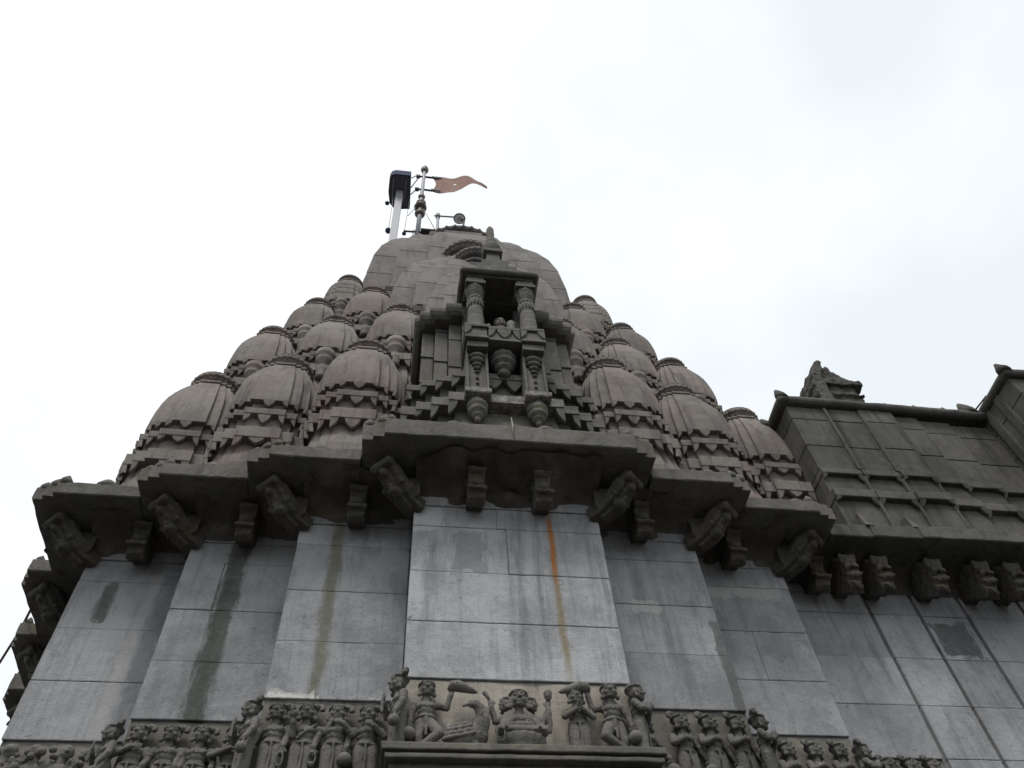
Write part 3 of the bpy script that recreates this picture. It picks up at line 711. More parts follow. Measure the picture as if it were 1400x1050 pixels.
o = link('hall_wall', weather(wl, .16, .0035, 9, 6, 'hall_wall'), 'wall', H, (-8.5, -9.0, -GZ))
he = MB()
xe = [4.66, 5.16, 5.73, 7.6, 13]
for q, (a, b) in enumerate(zip(xe, xe[1:])):
    yo = 6.03-.022*q if q < 3 else 6.03; he.t = r.random()
    he.loft([([(a+.006, yo+.012), (b-.004, yo+.012), (b-.004, 7), (a+.006, 7)], 6.285), ([(a, yo), (b-.002, yo), (b-.002, 7), (a, 7)], 6.297), ([(a, yo), (b-.002, yo), (b-.002, 7), (a, 7)], 6.46), ([(a+.006, yo+.014), (b-.006, yo+.014), (b-.006, 7), (a+.006, 7)], 6.475)])
for x in (5.13, 5.70):
    he.add([(x-.01, 6.0, 6.45), (x+.09, 6.0, 6.45), (x-.005, 6.05, 6.70), (x-.01, 6.2, 6.45), (x+.09, 6.2, 6.45), (x-.005, 6.16, 6.70)], [(0, 1, 2), (3, 5, 4), (0, 3, 4, 1), (1, 4, 5, 2), (2, 5, 3, 0)])
for x in (6.42, 7.2): he.lathe([(.07, 0), (.065, .05), (.02, .09)], (x, 6.12, 6.46), 10)
o = link('hall_eave', weather(he, .1, .010, 7, 3), 'hall', H, (-8.5, -9.0, -GZ))
hc = MB(); prof = [(YW-.26*(1-math.cos(math.pi/2*q/6)), 6.05+.235*math.sin(math.pi/2*q/6)) for q in range(7)]
vs = []; fs = []; nx = 60
for p_ in range(nx+1):
    x = 5.1+7.5*p_/nx
    for y, z in prof: jn = .03*mnoise.noise(Vector((x*4, y*5, z*6))); vs.append((x, y-jn, z))
for p_ in range(nx):
    for q in range(6): a = p_*7+q; fs.append((a, a+7, a+8, a+1))
hc.add(vs, fs, True); hp('hall_cove', hc, 'bracket')
def corbel():
    mb = MB(); w = .082
    prof = [(0, 6.28), (.30, 6.28), (.34, 6.20), (.46, 6.18), (.48, 6.14), (.46, 6.09), (.42, 6.06), (.41, 5.99), (.44, 5.95), (.44, 5.90), (.40, 5.88), (.38, 5.80), (.32, 5.76), (.22, 5.84), (.10, 5.93), (0, 5.96)]
    n = len(prof); a = [(-w, -d, z) for d, z in prof]; b = [(w, -d, z) for d, z in prof]
    mb.add(a+b, [list(range(n)), list(range(2*n-1, n-1, -1))]+[(i, i+n, (i+1) % n+n, (i+1) % n) for i in range(n)])
    mb.ell((0, -.45, 6.06), (.08, .05, .06)); mb.ell((-.05, -.46, 6.0), (.035, .04, .035)); mb.ell((.05, -.46, 6.0), (.035, .04, .035)); mb.ell((0, -.38, 5.82), (.07, .05, .05))
    mb.tube([(-w-.012, -.44, 5.92), (w+.012, -.44, 5.92)], .022, 8); mb.box(-w-.012, w+.012, -.47, 0, 6.13, 6.19, .01)
    return mb
CM = carve(corbel(), .011, 1, .018, 'corbel')
for x in (4.86, 5.24, 5.86, 6.43, 6.82, 7.4, 8.0):
    o = link('corbel', CM, 'bracket', H, (x-8.5, YW-9.0, -GZ), R(rnd.uniform(-3, 3)))
# parapet storey, a plain face ruled into panels
YA = 6.17
pa = MB()
cols = [(5.06, 5.575), (5.61, 6.08), (6.115, 6.55), (6.553, 6.97), (6.973, 7.45), (7.453, 8.04)]
pa.t = .1; pa.box(5.08, 8.2, YA+.2, 8.6, 6.47, 9.0)
for ci, (a, b) in enumerate(cols):
    yo = YA - (.03 if ci == 2 else 0) + (.022*(ci-2) if ci > 2 else 0); dz = 0 if ci < 3 else -.03*(ci-2)
    for z0, z1 in ((7.60, 8.06), (8.065, 8.62), (8.625, 8.90)):
        pa.t = r.random(); pa.box(a, b, yo+r.uniform(-.004, .004), 7.0, z0+.002+dz, z1-.003+dz, .006)
    pa.t = .7; pa.box(a-.008, b+.004, yo-.035, 7.0, 7.49+dz, 7.585+dz, .008); pa.t = .45; pa.box(a, b, yo+.03, 7.0, 7.20+dz, 7.487+dz)
    pa.t = 1.0; pa.box(a-.008, b+.004, yo-.05, 7.0, 7.06+dz, 7.195+dz, .008); pa.t = .45; pa.box(a, b, yo+.025, 7.0, 6.47, 7.056+dz)
    pp = [(a-.004, yo-.03), (b, yo-.03)]; petals(pa, pp, 7.49+dz, .09, .06, .03, .3, closed=False, mid=False)
    pp = [(a-.004, yo-.045), (b, yo-.045)]; petals(pa, pp, 7.06+dz, .11, .07, .035, .3, closed=False, mid=False)
for x in (5.585, 6.09, 6.55):
    pa.t = .3; pa.box(x-.012, x+.028, YA-.035, YA+.2, 7.6, 8.88, .006); pa.box(x-.012, x+.028, YA-.02, YA+.2, 6.48, 7.05, .006); pa.box(x-.012, x+.028, YA-.02, YA+.2, 7.2, 7.48, .006)
o = link('parapet', weather(pa, .14, .004, 8, 4, 'parapet'), 'hall', H, (-8.5, -9.0, -GZ))
cpg = MB(); roll(cpg, [(5.02, 6.9, 8.98), (5.02, YA-.03, 8.98), (8.0, YA-.03, 8.94)], .075); cpg.box(5.03, 8.1, YA-.02, 7.0, 8.9, 9.02)
o = link('coping', weather(cpg, .12, .012, 6, 2, 'coping'), 'hall', H, (-8.5, -9.0, -GZ))
def acro(x, y, z, s, name='acroterion', lean=-.3):
    mb = MB(); mb.rings([[(x+lean*q*.1*s+rx*math.cos(a), y+ry*math.sin(a), z+q*.06*s) for a in [2*math.pi*j/10 for j in range(10)]] for q, (rx, ry) in enumerate(((.09*s, .07*s), (.085*s, .07*s), (.055*s, .05*s), (.02*s, .02*s)))], True, True)
    hp(name, mb, 'hall')
acro(5.05, 6.12, 9.0, 1.0, lean=-.2)
for x in (6.55, 6.98, 7.42): acro(x, 6.13, 8.97, .6, lean=.1)
acro(5.0, 6.6, 8.97, .9); acro(7.86, 6.14, 8.97, 1.3, lean=-.25)
# small roof spire standing back on the hall roof
rs = MB()
def slabxz(mb, pts, y0, y1):
    n = len(pts); mb.add([(x, y0, z) for x, z in pts]+[(x, y1, z) for x, z in pts], [list(range(n)), list(range(2*n-1, n-1, -1))]+[(i, i+n, (i+1) % n+n, (i+1) % n) for i in range(n)])
slabxz(rs, [(6.40, 9.0), (7.16, 9.0), (7.16, 10.45), (7.10, 10.5), (7.12, 10.78), (6.40, 10.78)], 7.0, 7.8)
slabxz(rs, [(6.42, 10.2), (7.2, 10.2), (7.2, 10.3), (6.42, 10.3)], 6.95, 7.85); slabxz(rs, [(6.46, 10.50), (7.18, 10.50), (7.18, 10.56), (6.46, 10.56)], 6.95, 7.85)
slabxz(rs, [(6.42, 10.784), (7.26, 10.784), (7.27, 10.88), (7.2, 10.92), (6.42, 10.92)], 6.92, 7.88)
slabxz(rs, [(6.42, 10.924), (7.12, 10.924), (7.08, 11.06), (6.98, 11.2), (6.84, 11.32), (6.68, 11.4), (6.5, 11.4)], 7.0, 7.8)
slabxz(rs, [(6.74, 10.93), (6.84, 10.93), (6.82, 11.34), (6.72, 11.40)], 6.965, 7.0)
slabxz(rs, [(6.30, 9.5), (6.44, 9.5), (6.46, 10.9), (6.66, 11.43), (6.58, 11.46), (6.46, 11.36), (6.42, 11.28), (6.36, 11.22), (6.34, 11.10), (6.27, 11.0), (6.28, 10.88), (6.22, 10.76), (6.24, 10.62), (6.20, 10.5), (6.23, 10.36), (6.20, 10.2), (6.24, 10.0)], 6.90, 7.6)
rs.v = [(6.72+(x-6.72)*.86+.10, y, z-.06*max(0, z-10)) for x, y, z in rs.v]
o = link('roof_spire', carve(rs, .016, 2, .02, 'roof_spire'), 'hall', H, (-8.5, -9.0, -GZ))
# projecting porch at the far right
Pq = empty('porch_block', (9.5, 6.5, GZ)); tag(Pq, 'dark projecting porch parapet cut off by the right picture edge', 'porch')
pb = MB(); XP = 8.05
for z0, z1 in ((6.9, 7.5), (7.5, 8.1), (8.1, 8.6), (8.6, 9.0)):
    pb.t = r.random(); pb.box(XP+r.uniform(-.004, .004), 12, 5.47, 9.5, z0+.002, z1-.002, .008)
pb.t = .3; pb.box(XP-.05, 12.05, 5.42, 9.55, 7.44, 7.56, .01); pb.box(XP-.06, 12.05, 5.41, 9.55, 6.95, 7.08, .01); pb.box(XP+.1, 11.9, 5.6, 9.5, -1.6, 6.9)
for y in (5.75, 6.02): pb.box(XP-.03, XP+.3, y, y+.12, 7.6, 8.95, .01)
o = obj('porch_wall', pb, 'hall', Pq); o.location = (-9.5, -6.5, -GZ)
pc = MB(); roll(pc, [(XP, 9.5, 9.02), (XP, 5.45, 9.02), (12, 5.45, 9.02)], .075); o = link('porch_coping', weather(pc, .15, .012, 6, 5, 'porch_coping'), 'hall', Pq); o.location = (-9.5, -6.5, -GZ)
pk = MB(); pk.rings([[(XP-q*.02+rx*math.cos(a), 5.43+rx*math.sin(a), 9.03+q*.06) for a in [2*math.pi*j/10 for j in range(10)]] for q, rx in enumerate((.09, .085, .05, .02))], True, True)
o = obj('corner_knob', pk, 'hall', Pq); o.location = (-9.5, -6.5, -GZ)
# ------------------------------------------------------------------ carved figures
def mirror(p, f): return (p[0]*f, p[1], p[2])
def head(mb, c, turn=0, tilt=0, s=1.0, bun=0, cap=True, beard=False, ear=True, crown=0):
    st = len(mb.v)
    mb.ell((0, 0, .012), (.053, .056, .066)); mb.ell((0, -.012, -.028), (.043, .042, .04)); mb.ell((0, -.035, -.048), (.022, .02, .018))
    for q in (-1, 1):
        mb.ell((q*.022, -.048, .012), (.0165, .010, .0085)); mb.tube([(q*.006, -.054, .028), (q*.022, -.055, .033), (q*.040, -.044, .026)], .0055, 6)
        mb.ell((q*.028, -.040, -.018), (.018, .014, .018))
        if ear:
            mb.ell((q*.053, -.004, -.004), (.011, .018, .030)); mb.ell((q*.056, -.008, -.050), (.017, .019, .021))
    mb.chain([(0, -.056, .022), (0, -.068, -.008)], [.006, .0095], 8); mb.ell((-.009, -.058, -.011), (.008, .008, .006)); mb.ell((.009, -.058, -.011), (.008, .008, .006))
    mb.ell((0, -.052, -.028), (.018, .010, .006)); mb.ell((0, -.050, -.037), (.015, .010, .006))
    if cap:
        mb.ell((0, .012, .045), (.058, .058, .048)); mb.tube([(.060*math.cos(a), .006+.060*math.sin(a), .047) for a in [2*math.pi*j/20 for j in range(21)]], .0085, 6)
    if crown: mb.lathe([(.05, .06), (.045, .085), (.035, .10), (.03, .115+crown*.02), (.01, .125+crown*.02)], (0, .005, 0), 14)
    if bun: mb.chain([(bun*.03, .02, .075), (bun*.065, .015, .085), (bun*.092, .01, .07), (bun*.098, .005, .045), (bun*.085, .0, .035)], [.026, .025, .021, .017, .012])
    if beard: mb.ell((0, -.035, -.06), (.026, .02, .03))
    mat = Matrix.Translation(Vector(c)) @ Matrix.Rotation(R(turn), 4, 'Z') @ Matrix.Rotation(R(tilt), 4, 'X') @ Matrix.Scale(s, 4)
    mb.xf(mat, st)
def hand(mb, w, d, side, curl=.6, s=1.0, up=(0, -1, 0)):
    """palm and five fingers at wrist w pointing along d; side = direction of the thumb"""
    w = Vector(w); d = Vector(d).normalized(); sd = Vector(side); sd = (sd-d*sd.dot(d)).normalized(); nn = d.cross(sd).normalized()
    if nn.dot(Vector(up)) < 0: nn = -nn
    c = w+d*.022*s
    rm = Matrix((sd, nn, d)).transposed(); mb.ell(c, (.021*s, .011*s, .026*s), 10, 7, rm)
    for q, ln in enumerate((.026, .031, .029, .022)):
        b = c+d*.018*s+sd*(.015-.010*q)*s; m1 = b+d*ln*.5*s-nn*curl*.006*s; m2 = m1+(d*(1-curl)-nn*curl).normalized()*ln*.5*s
        mb.chain([b, m1, m2], [.0058*s, .0054*s, .0046*s], 7)
    t0 = c+sd*.016*s-d*.006*s; t1 = t0+(sd*.7+d*.6).normalized()*.018*s; t2 = t1+(d-nn*curl*.6).normalized()*.014*s
    mb.chain([t0, t1, t2], [.0068*s, .006*s, .005*s], 7)
def arm(mb, pts, hd, side, curl=.6, band=True):
    mb.chain(pts, [.030, .025, .0185]); hand(mb, pts[2], hd, side, curl)
    a, b = Vector(pts[1]), Vector(pts[2])
    if band:
        for t in (.80, .92): p = a+(b-a)*t; mb.ell(p, (.0225,)*3, 10, 8)
        p = Vector(pts[0])+(Vector(pts[1])-Vector(pts[0]))*.55; mb.ell(p, (.031, .031, .014))
def robe(mb, hem=1.0, split=True):
    for q in (-1, 1):
        mb.lathe([(.047*hem, .018), (.050*hem, .03), (.044, .06), (.045, .14), (.049, .22), (.050, .29), (.044, .335)], (q*.036, 0, 0), 16, 0, 0, 1, .92)
        mb.ell((q*.036, -.034, .014), (.024, .040, .015))
    mb.ell((0, .0, .16), (.035, .036, .13))
    mb.tube([(.074*math.cos(a), .047*math.sin(a), .335) for a in [2*math.pi*j/24 for j in range(25)]], .010, 6)
    mb.tube([(0, -.047, .33), (.004, -.050, .2), (0, -.048, .05)], [.010, .009, .012], 6)
def torso(mb, female=False, neck=True):
    mb.ell((0, 0, .355), (.066, .045, .05)); mb.ell((0, -.004, .405), (.068, .046, .05)); mb.ell((0, -.002, .445), (.083, .048, .045))
    for q in (-1, 1):
        mb.ell((q*.087, 0, .462), (.031,)*3); mb.ell((q*.036, -.034, .437), (.030 if female else .026, .022, .024))
    mb.chain([(0, 0, .46), (0, -.008, .53)], [.036, .030])
    mb.tube([(-.05, -.022, .49), (-.03, -.045, .455), (0, -.052, .425), (.03, -.045, .455), (.05, -.022, .49)], .0055, 6)
def pot_mesh(s=1.0):
    mb = MB(); mb.lathe([(.012, -.05), (.04, -.042), (.052, -.012), (.050, .012), (.036, .034), (.020, .042), (.018, .056), (.028, .064), (.022, .068)], (0, 0, 0), 18)
    me = mb.mesh('water_pot'); return me
POT = pot_mesh()
def standing(kind, turn=0, bun=1, female=False):
    mb = MB(); robe(mb); torso(mb, female); pot = None
    if kind == 'chest':       # right hand laid on the chest, left arm hanging with a pot
        arm(mb, [(-.087, 0, .462), (-.112, -.035, .385), (-.030, -.072, .425)], (1, -.1, .25), (0, 0, 1), .3)
        arm(mb, [(.087, 0, .462), (.128, -.012, .365), (.138, -.045, .275)], (.05, -.1, -1), (-1, 0, 0), .5); pot = (.142, -.052, .185)
    elif kind == 'chin':      # one hand to the chin, the other hanging
        arm(mb, [(.087, 0, .462), (.120, -.04, .40), (.045, -.085, .475)], (-.8, -.1, .35), (0, 0, 1), .5)
        arm(mb, [(-.087, 0, .462), (-.122, -.012, .37), (-.132, -.045, .285)], (0, -.1, -1), (1, 0, 0), .5)
        mb.tube([(-.132+.026*math.cos(a), -.055, .20+.05*math.sin(a)) for a in [2*math.pi*j/18 for j in range(19)]], .007, 6); mb.ell((-.132, -.05, .155), (.024, .02, .02))
    elif kind == 'pray_low':  # one hand to the chin, pot below the other
        arm(mb, [(.087, 0, .462), (.120, -.04, .395), (.035, -.083, .465)], (-.8, -.1, .45), (0, 0, 1), .6)
        arm(mb, [(-.087, 0, .462), (-.120, -.012, .37), (-.128, -.045, .29)], (-.02, -.1, -1), (1, 0, 0), .6); pot = (-.132, -.050, .20)
    elif kind == 'loop':      # arm raised with a ring of cord
        arm(mb, [(.087, 0, .462), (.140, -.02, .43), (.175, -.04, .525)], (.1, -.1, 1), (-1, 0, 0), .8)
        mb.tube([(.185+.024*math.cos(a), -.05, .580+.028*math.sin(a)) for a in [2*math.pi*j/18 for j in range(19)]], .007, 6)
        arm(mb, [(-.087, 0, .462), (-.118, -.012, .375), (-.128, -.045, .295)], (-.05, -.1, -1), (1, 0, 0), .5)
        mb.tube([(-.135+.022*math.cos(a), -.052, .19+.055*math.sin(a)) for a in [2*math.pi*j/18 for j in range(19)]], .007, 6)
        mb.tube([(.07, -.03, .49), (.01, -.056, .42), (-.05, -.045, .36)], .009, 6)
    elif kind == 'shoulder':  # forearm lifted, palm at shoulder height
        arm(mb, [(.087, 0, .462), (.125, -.03, .39), (.118, -.075, .485)], (-.1, -.1, 1), (-1, 0, 0), .5); mb.ell((.118, -.085, .54), (.03, .022, .03))
        arm(mb, [(-.087, 0, .462), (-.118, -.015, .38), (-.122, -.055, .30)], (0, -.3, -1), (1, 0, 0), .7)
    elif kind == 'cross':     # forearm laid across the chest
        arm(mb, [(-.087, 0, .462), (-.130, -.04, .40), (-.005, -.075, .455)], (1, -.05, .1), (0, 0, 1), .3)
        arm(mb, [(.087, 0, .462), (.112, -.02, .375), (.098, -.065, .30)], (-.1, -.1, -1), (-1, 0, 0), .6); mb.ell((.098, -.07, .21), (.035, .03, .04))
    elif kind == 'hang':      # both arms hanging
        arm(mb, [(-.087, 0, .462), (-.118, -.012, .375), (-.118, -.05, .30)], (0, -.1, -1), (1, 0, 0), .6)
        arm(mb, [(.087, 0, .462), (.118, -.012, .375), (.118, -.05, .30)], (0, -.1, -1), (-1, 0, 0), .6)
        mb.tube([(-.118+.024*math.cos(a), -.06, .20+.045*math.sin(a)) for a in [2*math.pi*j/18 for j in range(19)]], .007, 6)
    elif kind == 'pray':      # palms together in front of the chest
        for q in (-1, 1): arm(mb, [(q*.087, 0, .462), (q*.110, -.045, .385), (q*.018, -.088, .435)], (-q*.15, -.1, 1), (0, -1, 0), .1)
    elif kind == 'profile':   # built facing front, turned afterwards
        arm(mb, [(-.087, 0, .462), (-.108, -.04, .38), (-.030, -.098, .44)], (.3, -.2, 1), (1, 0, 0), .4)
        arm(mb, [(.087, 0, .462), (.118, -.015, .37), (.112, -.06, .285)], (0, -.1, -1), (-1, 0, 0), .6)
        pot = None; mb.ell((.115, -.07, .205), (.04, .04, .04)); mb.chain([(-.028, -.105, .36), (-.028, -.105, .47)], .012)
    head(mb, (0, -.012, .590), turn, -6, 1.0, bun)
    return mb, pot
def dancer(f):
    """standing on one leg, the other crossed in front, one arm lifted with a horn; f=+1 lifts the right-hand side arm"""
    mb = MB()
    mb.chain([(-.036*f, 0, .30), (-.052*f, -.02, .165), (-.040*f, 0, .04)], [.046, .036, .026]); mb.ell((-.04*f, -.03, .016), (.022, .038, .016))
    mb.chain([(.036*f, 0, .30), (.095*f, -.075, .175), (-.035*f, -.062, .075)], [.047, .038, .025]); mb.chain([(-.035*f, -.062, .072), (-.048*f, -.070, .028)], [.022, .016])
    mb.ell((0, 0, .315), (.075, .05, .045)); mb.tube([(.072*math.cos(a), .047*math.sin(a), .345) for a in [2*math.pi*j/24 for j in range(25)]], .009, 6)
    mb.chain([(0, -.045, .32), (0, -.05, .18)], [.016, .010]); torso(mb)
    arm(mb, [(-.087*f, 0, .462), (-.118*f, -.012, .365), (-.122*f, -.05, .275)], (-.02*f, -.1, -1), (f, 0, 0), .6)
    arm(mb, [(.087*f, 0, .462), (.150*f, -.02, .43), (.180*f, -.05, .535)], (.2*f, -.1, 1), (-f, 0, 0), .9)
    head(mb, (0, -.012, .590), 4*f, -6, 1.0, 0)
    hn = MB(); hn.tube([(.168*f, -.052, .572), (.19*f, -.062, .600), (.23*f, -.058, .606), (.30*f, -.035, .600), (.37*f, -.012, .590), (.385*f, -.008, .588)], [.022, .044, .046, .034, .016, .006], 16)
    return mb, (-.126*f, -.055, .185), hn
def goose():
    mb = MB(); mb.ell((0, 0, .13), (.13, .065, .07), 18, 12, Matrix.Rotation(R(-14), 3, 'Y'))
    mb.ell((.08, -.01, .15), (.075, .06, .08))
    for q in range(4):
        for i in range(8-q):
            x = -.125+.026*i+.016*q; z = .095+.030*q+.006*i
            mb.ell((x, -.052-.010*(q < 3)-.004*(i % 2), z), (.020, .016, .013), 8, 6, Matrix.Rotation(R(-25), 3, 'Y'))
    mb.chain([(.09, -.01, .17), (.125, -.03, .25), (.105, -.04, .315), (.075, -.05, .345)], [.06, .046, .036, .03]); mb.ell((.055, -.055, .345), (.036, .027, .028)); mb.chain([(.03, -.06, .338), (-.008, -.06, .325)], [.012, .007])
    mb.chain([(-.10, -.02, .09), (-.14, -.02, .05), (-.12, -.03, .025), (-.095, -.03, .04)], [.03, .024, .020, .014]); mb.chain([(.07, -.02, .09), (.085, -.03, .02)], [.034, .026]); mb.ell((.07, -.05, .012), (.032, .03, .012)); mb.chain([(-.02, -.01, .08), (-.02, -.02, .02)], [.026, .020])
    return mb
def deity():
    mb = MB()
    mb.ell((0, 0, .16), (.085, .06, .05)); 
    for q in (-1, 1):
        mb.chain([(q*.05, -.02, .165), (q*.145, -.085, .155), (-q*.045, -.115, .148)], [.046, .038, .022]); mb.ell((-q*.085, -.115, .146), (.032, .018, .014))
    st = len(mb.v); torso(mb); mb.xf(Matrix.Translation((0, 0, -.165)), st)
    for q in (-1, 1):
        # upper pair of arms lifted, lower pair resting on the knees
        mb.chain([(q*.095, .0, .30), (q*.165, -.01, .265), (q*.195, -.04, .355)], [.030, .025, .018]); hand(mb, (q*.195, -.04, .355), (q*.1, -.1, 1), (-q, 0, 0), .8)
        arm(mb, [(q*.087, -.01, .295), (q*.122, -.035, .215), (q*.130, -.105, .185)], (q*.15, -.6, -.6), (-q, 0, .2), .5)
    arm(mb, [(-.06, -.03, .27), (-.10, -.06, .205), (.01, -.105, .19)], (1, -.1, .05), (0, 0, 1), .2, False)
    head(mb, (0, -.012, .425), 0, -6, 1.05, 0, True, False, True)
    head(mb, (-.088, .012, .405), -72, -4, .72, 0); head(mb, (.088, .012, .405), 72, -4, .72, 0)
    mb.chain([(-.215, -.05, .42), (-.24, -.05, .455)], [.012, .016]); mb.ell((-.225, -.055, .30), (.018, .015, .05)); mb.lathe([(.012, .41), (.026, .43), (.032, .47), (.020, .485)], (.203, -.05, 0), 10)
    mb.chain([(.20, -.04, .34), (.205, -.03, .25), (.20, -.02, .19)], [.018, .016, .012]); mb.tube([(-.15+.028*math.cos(a), -.135, .10+.05*math.sin(a)) for a in [2*math.pi*j/18 for j in range(19)]], .007, 6)
    ls = MB(); ls.lathe([(.115, 0), (.125, .015), (.105, .03), (.13, .07), (.165, .11), (.16, .118), (.12, .122)], (0, -.03, 0), 64, .035, 16, 1, .75)
    return mb, ls
def worn(seed):
    r = random.Random(seed); mb = MB(); mb.chain([(0, 0, .02), (0, 0, .3)], [.07, .06]); mb.ell((0, 0, .40), (.08, .05, .09)); mb.chain([(0, 0, .45), (0, -.01, .56)], .035); mb.ell((r.uniform(-.02, .02), -.01, .565), (.052, .05, .062))
    for q in (-1, 1): mb.chain([(q*.08, 0, .45), (q*r.uniform(.10, .14), -.03, .36), (q*r.uniform(.02, .15), -.07, r.uniform(.36, .5))], [.03, .026, .02])
    for i in range(26):
        mb.ell((r.uniform(-.09, .09), r.uniform(-.06, .0), r.uniform(.03, .58)), (r.uniform(.015, .035),)*3, 8, 6)
    return mb
FIGM = {}
def niche_lime(k, p, col):
    sp = k.n('ShaderNodeSeparateXYZ'); k.l(p, sp.inputs[0]); x, y, z = sp.outputs
    zz = k.math('MULTIPLY_ADD', k.noise(p, 5, 5, .7), .3, z)
    f = k.math('MULTIPLY', k.ramp(zz, 7.24, 7.30), k.ramp(zz, 7.46, 7.42)); f = k.math('MULTIPLY', f, k.ramp(k.math('ABSOLUTE', k.math('SUBTRACT', x, 1.05)), .7, .3))
    f = k.math('MULTIPLY', f, k.ramp(k.noise(p, 13, 6, .75), .42, .6)); col = k.mix(k.math('MULTIPLY', f, .7), col, (.36, .345, .31))
    g_ = k.math('MULTIPLY', k.ramp(zz, 7.3, 7.2), k.ramp(k.math('ABSOLUTE', k.math('SUBTRACT', x, .95)), .75, .35)); g_ = k.math('MULTIPLY', g_, k.ramp(k.noise(p, 6, 6, .75), .45, .62))
    return k.mix(k.math('MULTIPLY', g_, .5), col, (.20, .185, .13))
def figure_mesh(key, fn):
    if key not in FIGM:
        res = fn(); res = res if isinstance(res, tuple) else (res, None); FIGM[key] = (carve(res[0], wear=.0028),)+tuple(res[1:])
    return FIGM[key]
def place_figure(name, key, fn, u, d, z, rz, label, group, s=1.0, cat='stone figure', kids=()):
    """u, d in tower coordinates; the back of the figure is bedded in the frieze panel"""
    me, *rest = figure_mesh(key, fn)
    o = link(name, me, 'figure', None, (CX+u, CY-d, z), R(rz)); o.scale = (s*1.13, s*1.1, s) if name in ('carved_figure', 'carved_worshipper', 'worn_figure') else ((s*1.06, s*1.1, s) if name == 'carved_dancer' else (s, s, s))
    tag(o, label, cat, group)
    if rest and rest[0] is not None:
        if name == 'seated_deity': obj('lotus_seat', rest[0], 'figure', o)
        else: link('water_pot', POT, 'figure', o, rest[0], 0)
    if len(rest) > 1 and rest[1] is not None: obj('horn', rest[1], 'figure', o)
    return o
GC = 'figures on the middle ledge of the frieze'; GL = 'row of figures left of the middle ledge'; GR = 'row of figures right of the middle ledge'
G2L = 'lower row of figures at left'; G2R = 'lower row of figures at right'; G3R = 'cut off row of figures at far right'; G3L = 'worn figures at far left'
d0 = D[0]+.055; ZL = 3.337
place_figure('carved_figure', 'pl', lambda: standing('profile', 0, 1), -.945, d0+.02, ZL, -72, 'grey stone figure in profile facing left, first on the middle ledge', GC, 1.02)
place_figure('carved_dancer', 'dl', lambda: dancer(1), -.735, d0, ZL, 0, 'stone dancer with crossed leg lifting a horn, left of the goose', GC, .96, 'stone dancer')
place_figure('carved_goose', 'goose', goose, -.455, d0+.03, ZL, 0, 'stone goose with scalloped wing beside the seated deity', GC, 1.18, 'stone bird')
FIGM['deity'] = None; _d = deity(); FIGM['deity'] = (carve(_d[0], wear=.0028), _d[1])
place_figure('seated_deity', 'deity', None, -.03, d0+.03, ZL, 0, 'seated three-faced stone deity on a lotus seat', GC, 1.12, 'stone deity')
place_figure('carved_worshipper', 'pray', lambda: standing('pray', 0, 0), .43, d0+.01, ZL, 0, 'short stone worshipper with palms joined, right of the seated deity', GC, .90)
place_figure('carved_dancer', 'dr', lambda: dancer(-1), .71, d0, ZL, 0, 'stone dancer with crossed leg lifting a horn, right of the worshipper', GC, 1.0, 'stone dancer')
place_figure('carved_figure', 'pr', lambda: standing('pray', 0, 0), .915, d0, ZL, 70, 'grey stone figure in profile facing right, last on the middle ledge', GC, 1.0)
place_figure('carved_figure', 'chest', lambda: standing('chest', 12, -1), 1.06, D[1]+.05, 3.30, 10, 'pale worn stone figure half hidden behind the end of the middle ledge', GR, .98)
d1 = D[1]+.055; z1 = 3.30
place_figure('carved_figure', 'pl', None, -2.06, d1+.03, z1, -60, 'moss-grey stone figure turned left at the outer end of its row', GL)
place_figure('carved_figure', 'shoulder', lambda: standing('shoulder', -4, 1), -1.87, d1, z1, 0, 'stone figure with forearm lifted to its shoulder, second in its row', GL)
place_figure('carved_figure', 'loop', lambda: standing('loop', -4, 1), -1.64, d1, z1, 0, 'stone figure with a sash lifting a small ring', GL)
place_figure('carved_figure', 'chin', lambda: standing('chin', 0, 1), -1.41, d1, z1, 0, 'stone figure with hand to chin and a looped cord in the other', GL)
place_figure('carved_figure', 'pray_low', lambda: standing('pray_low', 0, 1), -1.17, d1, z1, 0, 'stone figure with hand to chin beside the end of the middle ledge', GL)
for i, (u, lb) in enumerate(((1.37, 'stone figure with hand on chest and big hair bun, nearest the middle ledge'), (1.61, 'middle one of three stone figures with hand on chest and pot'), (1.85, 'third stone figure with hand on chest, beside the profile one'))):
    place_figure('carved_figure', 'chest', None, u, d1, z1, 14+4*i, lb, GR)
place_figure('carved_figure', 'pr2', lambda: standing('pray', 0, -1), 2.03, d1+.03, z1, 68, 'stone figure in profile facing right at the end of its row', GR)
d2 = D[2]+.055
for u, key, fn, rz, lb in ((-3.14, 'pl', None, -62, 'worn stone figure in profile facing left, outermost of the lower left row'), (-2.95, 'cross', lambda: standing('cross', -4, 1), 0, 'stone figure with forearm across its chest in the lower left row'),
        (-2.70, 'hang', lambda: standing('hang', 0, 1), 0, 'stone figure with both arms hanging and a looped cord'), (-2.47, 'hang2', lambda: standing('hang', 6, 1), 3, 'stone figure with necklace and hanging arms, next to the inner corner figure'), (-2.22, 'cross', None, 8, 'stone figure tucked into the inner corner of the lower left row')):
    place_figure('carved_figure', key, fn, u, d2, z1, rz, lb, G2L)
for u, key, rz, lb in ((2.40, 'chest', 18, 'first stone figure of the lower right row, hand on chest'), (2.64, 'chest', 22, 'second stone figure of the lower right row, hand on chest'), (2.87, 'chest', 26, 'third stone figure of the lower right row, hand on chest'), (3.08, 'pr2', 66, 'stone figure in profile facing right in the lower right row')):
    place_figure('carved_figure', key, None, u, d2, z1, rz, lb, G2R, .97)
d3 = D[3]+.055
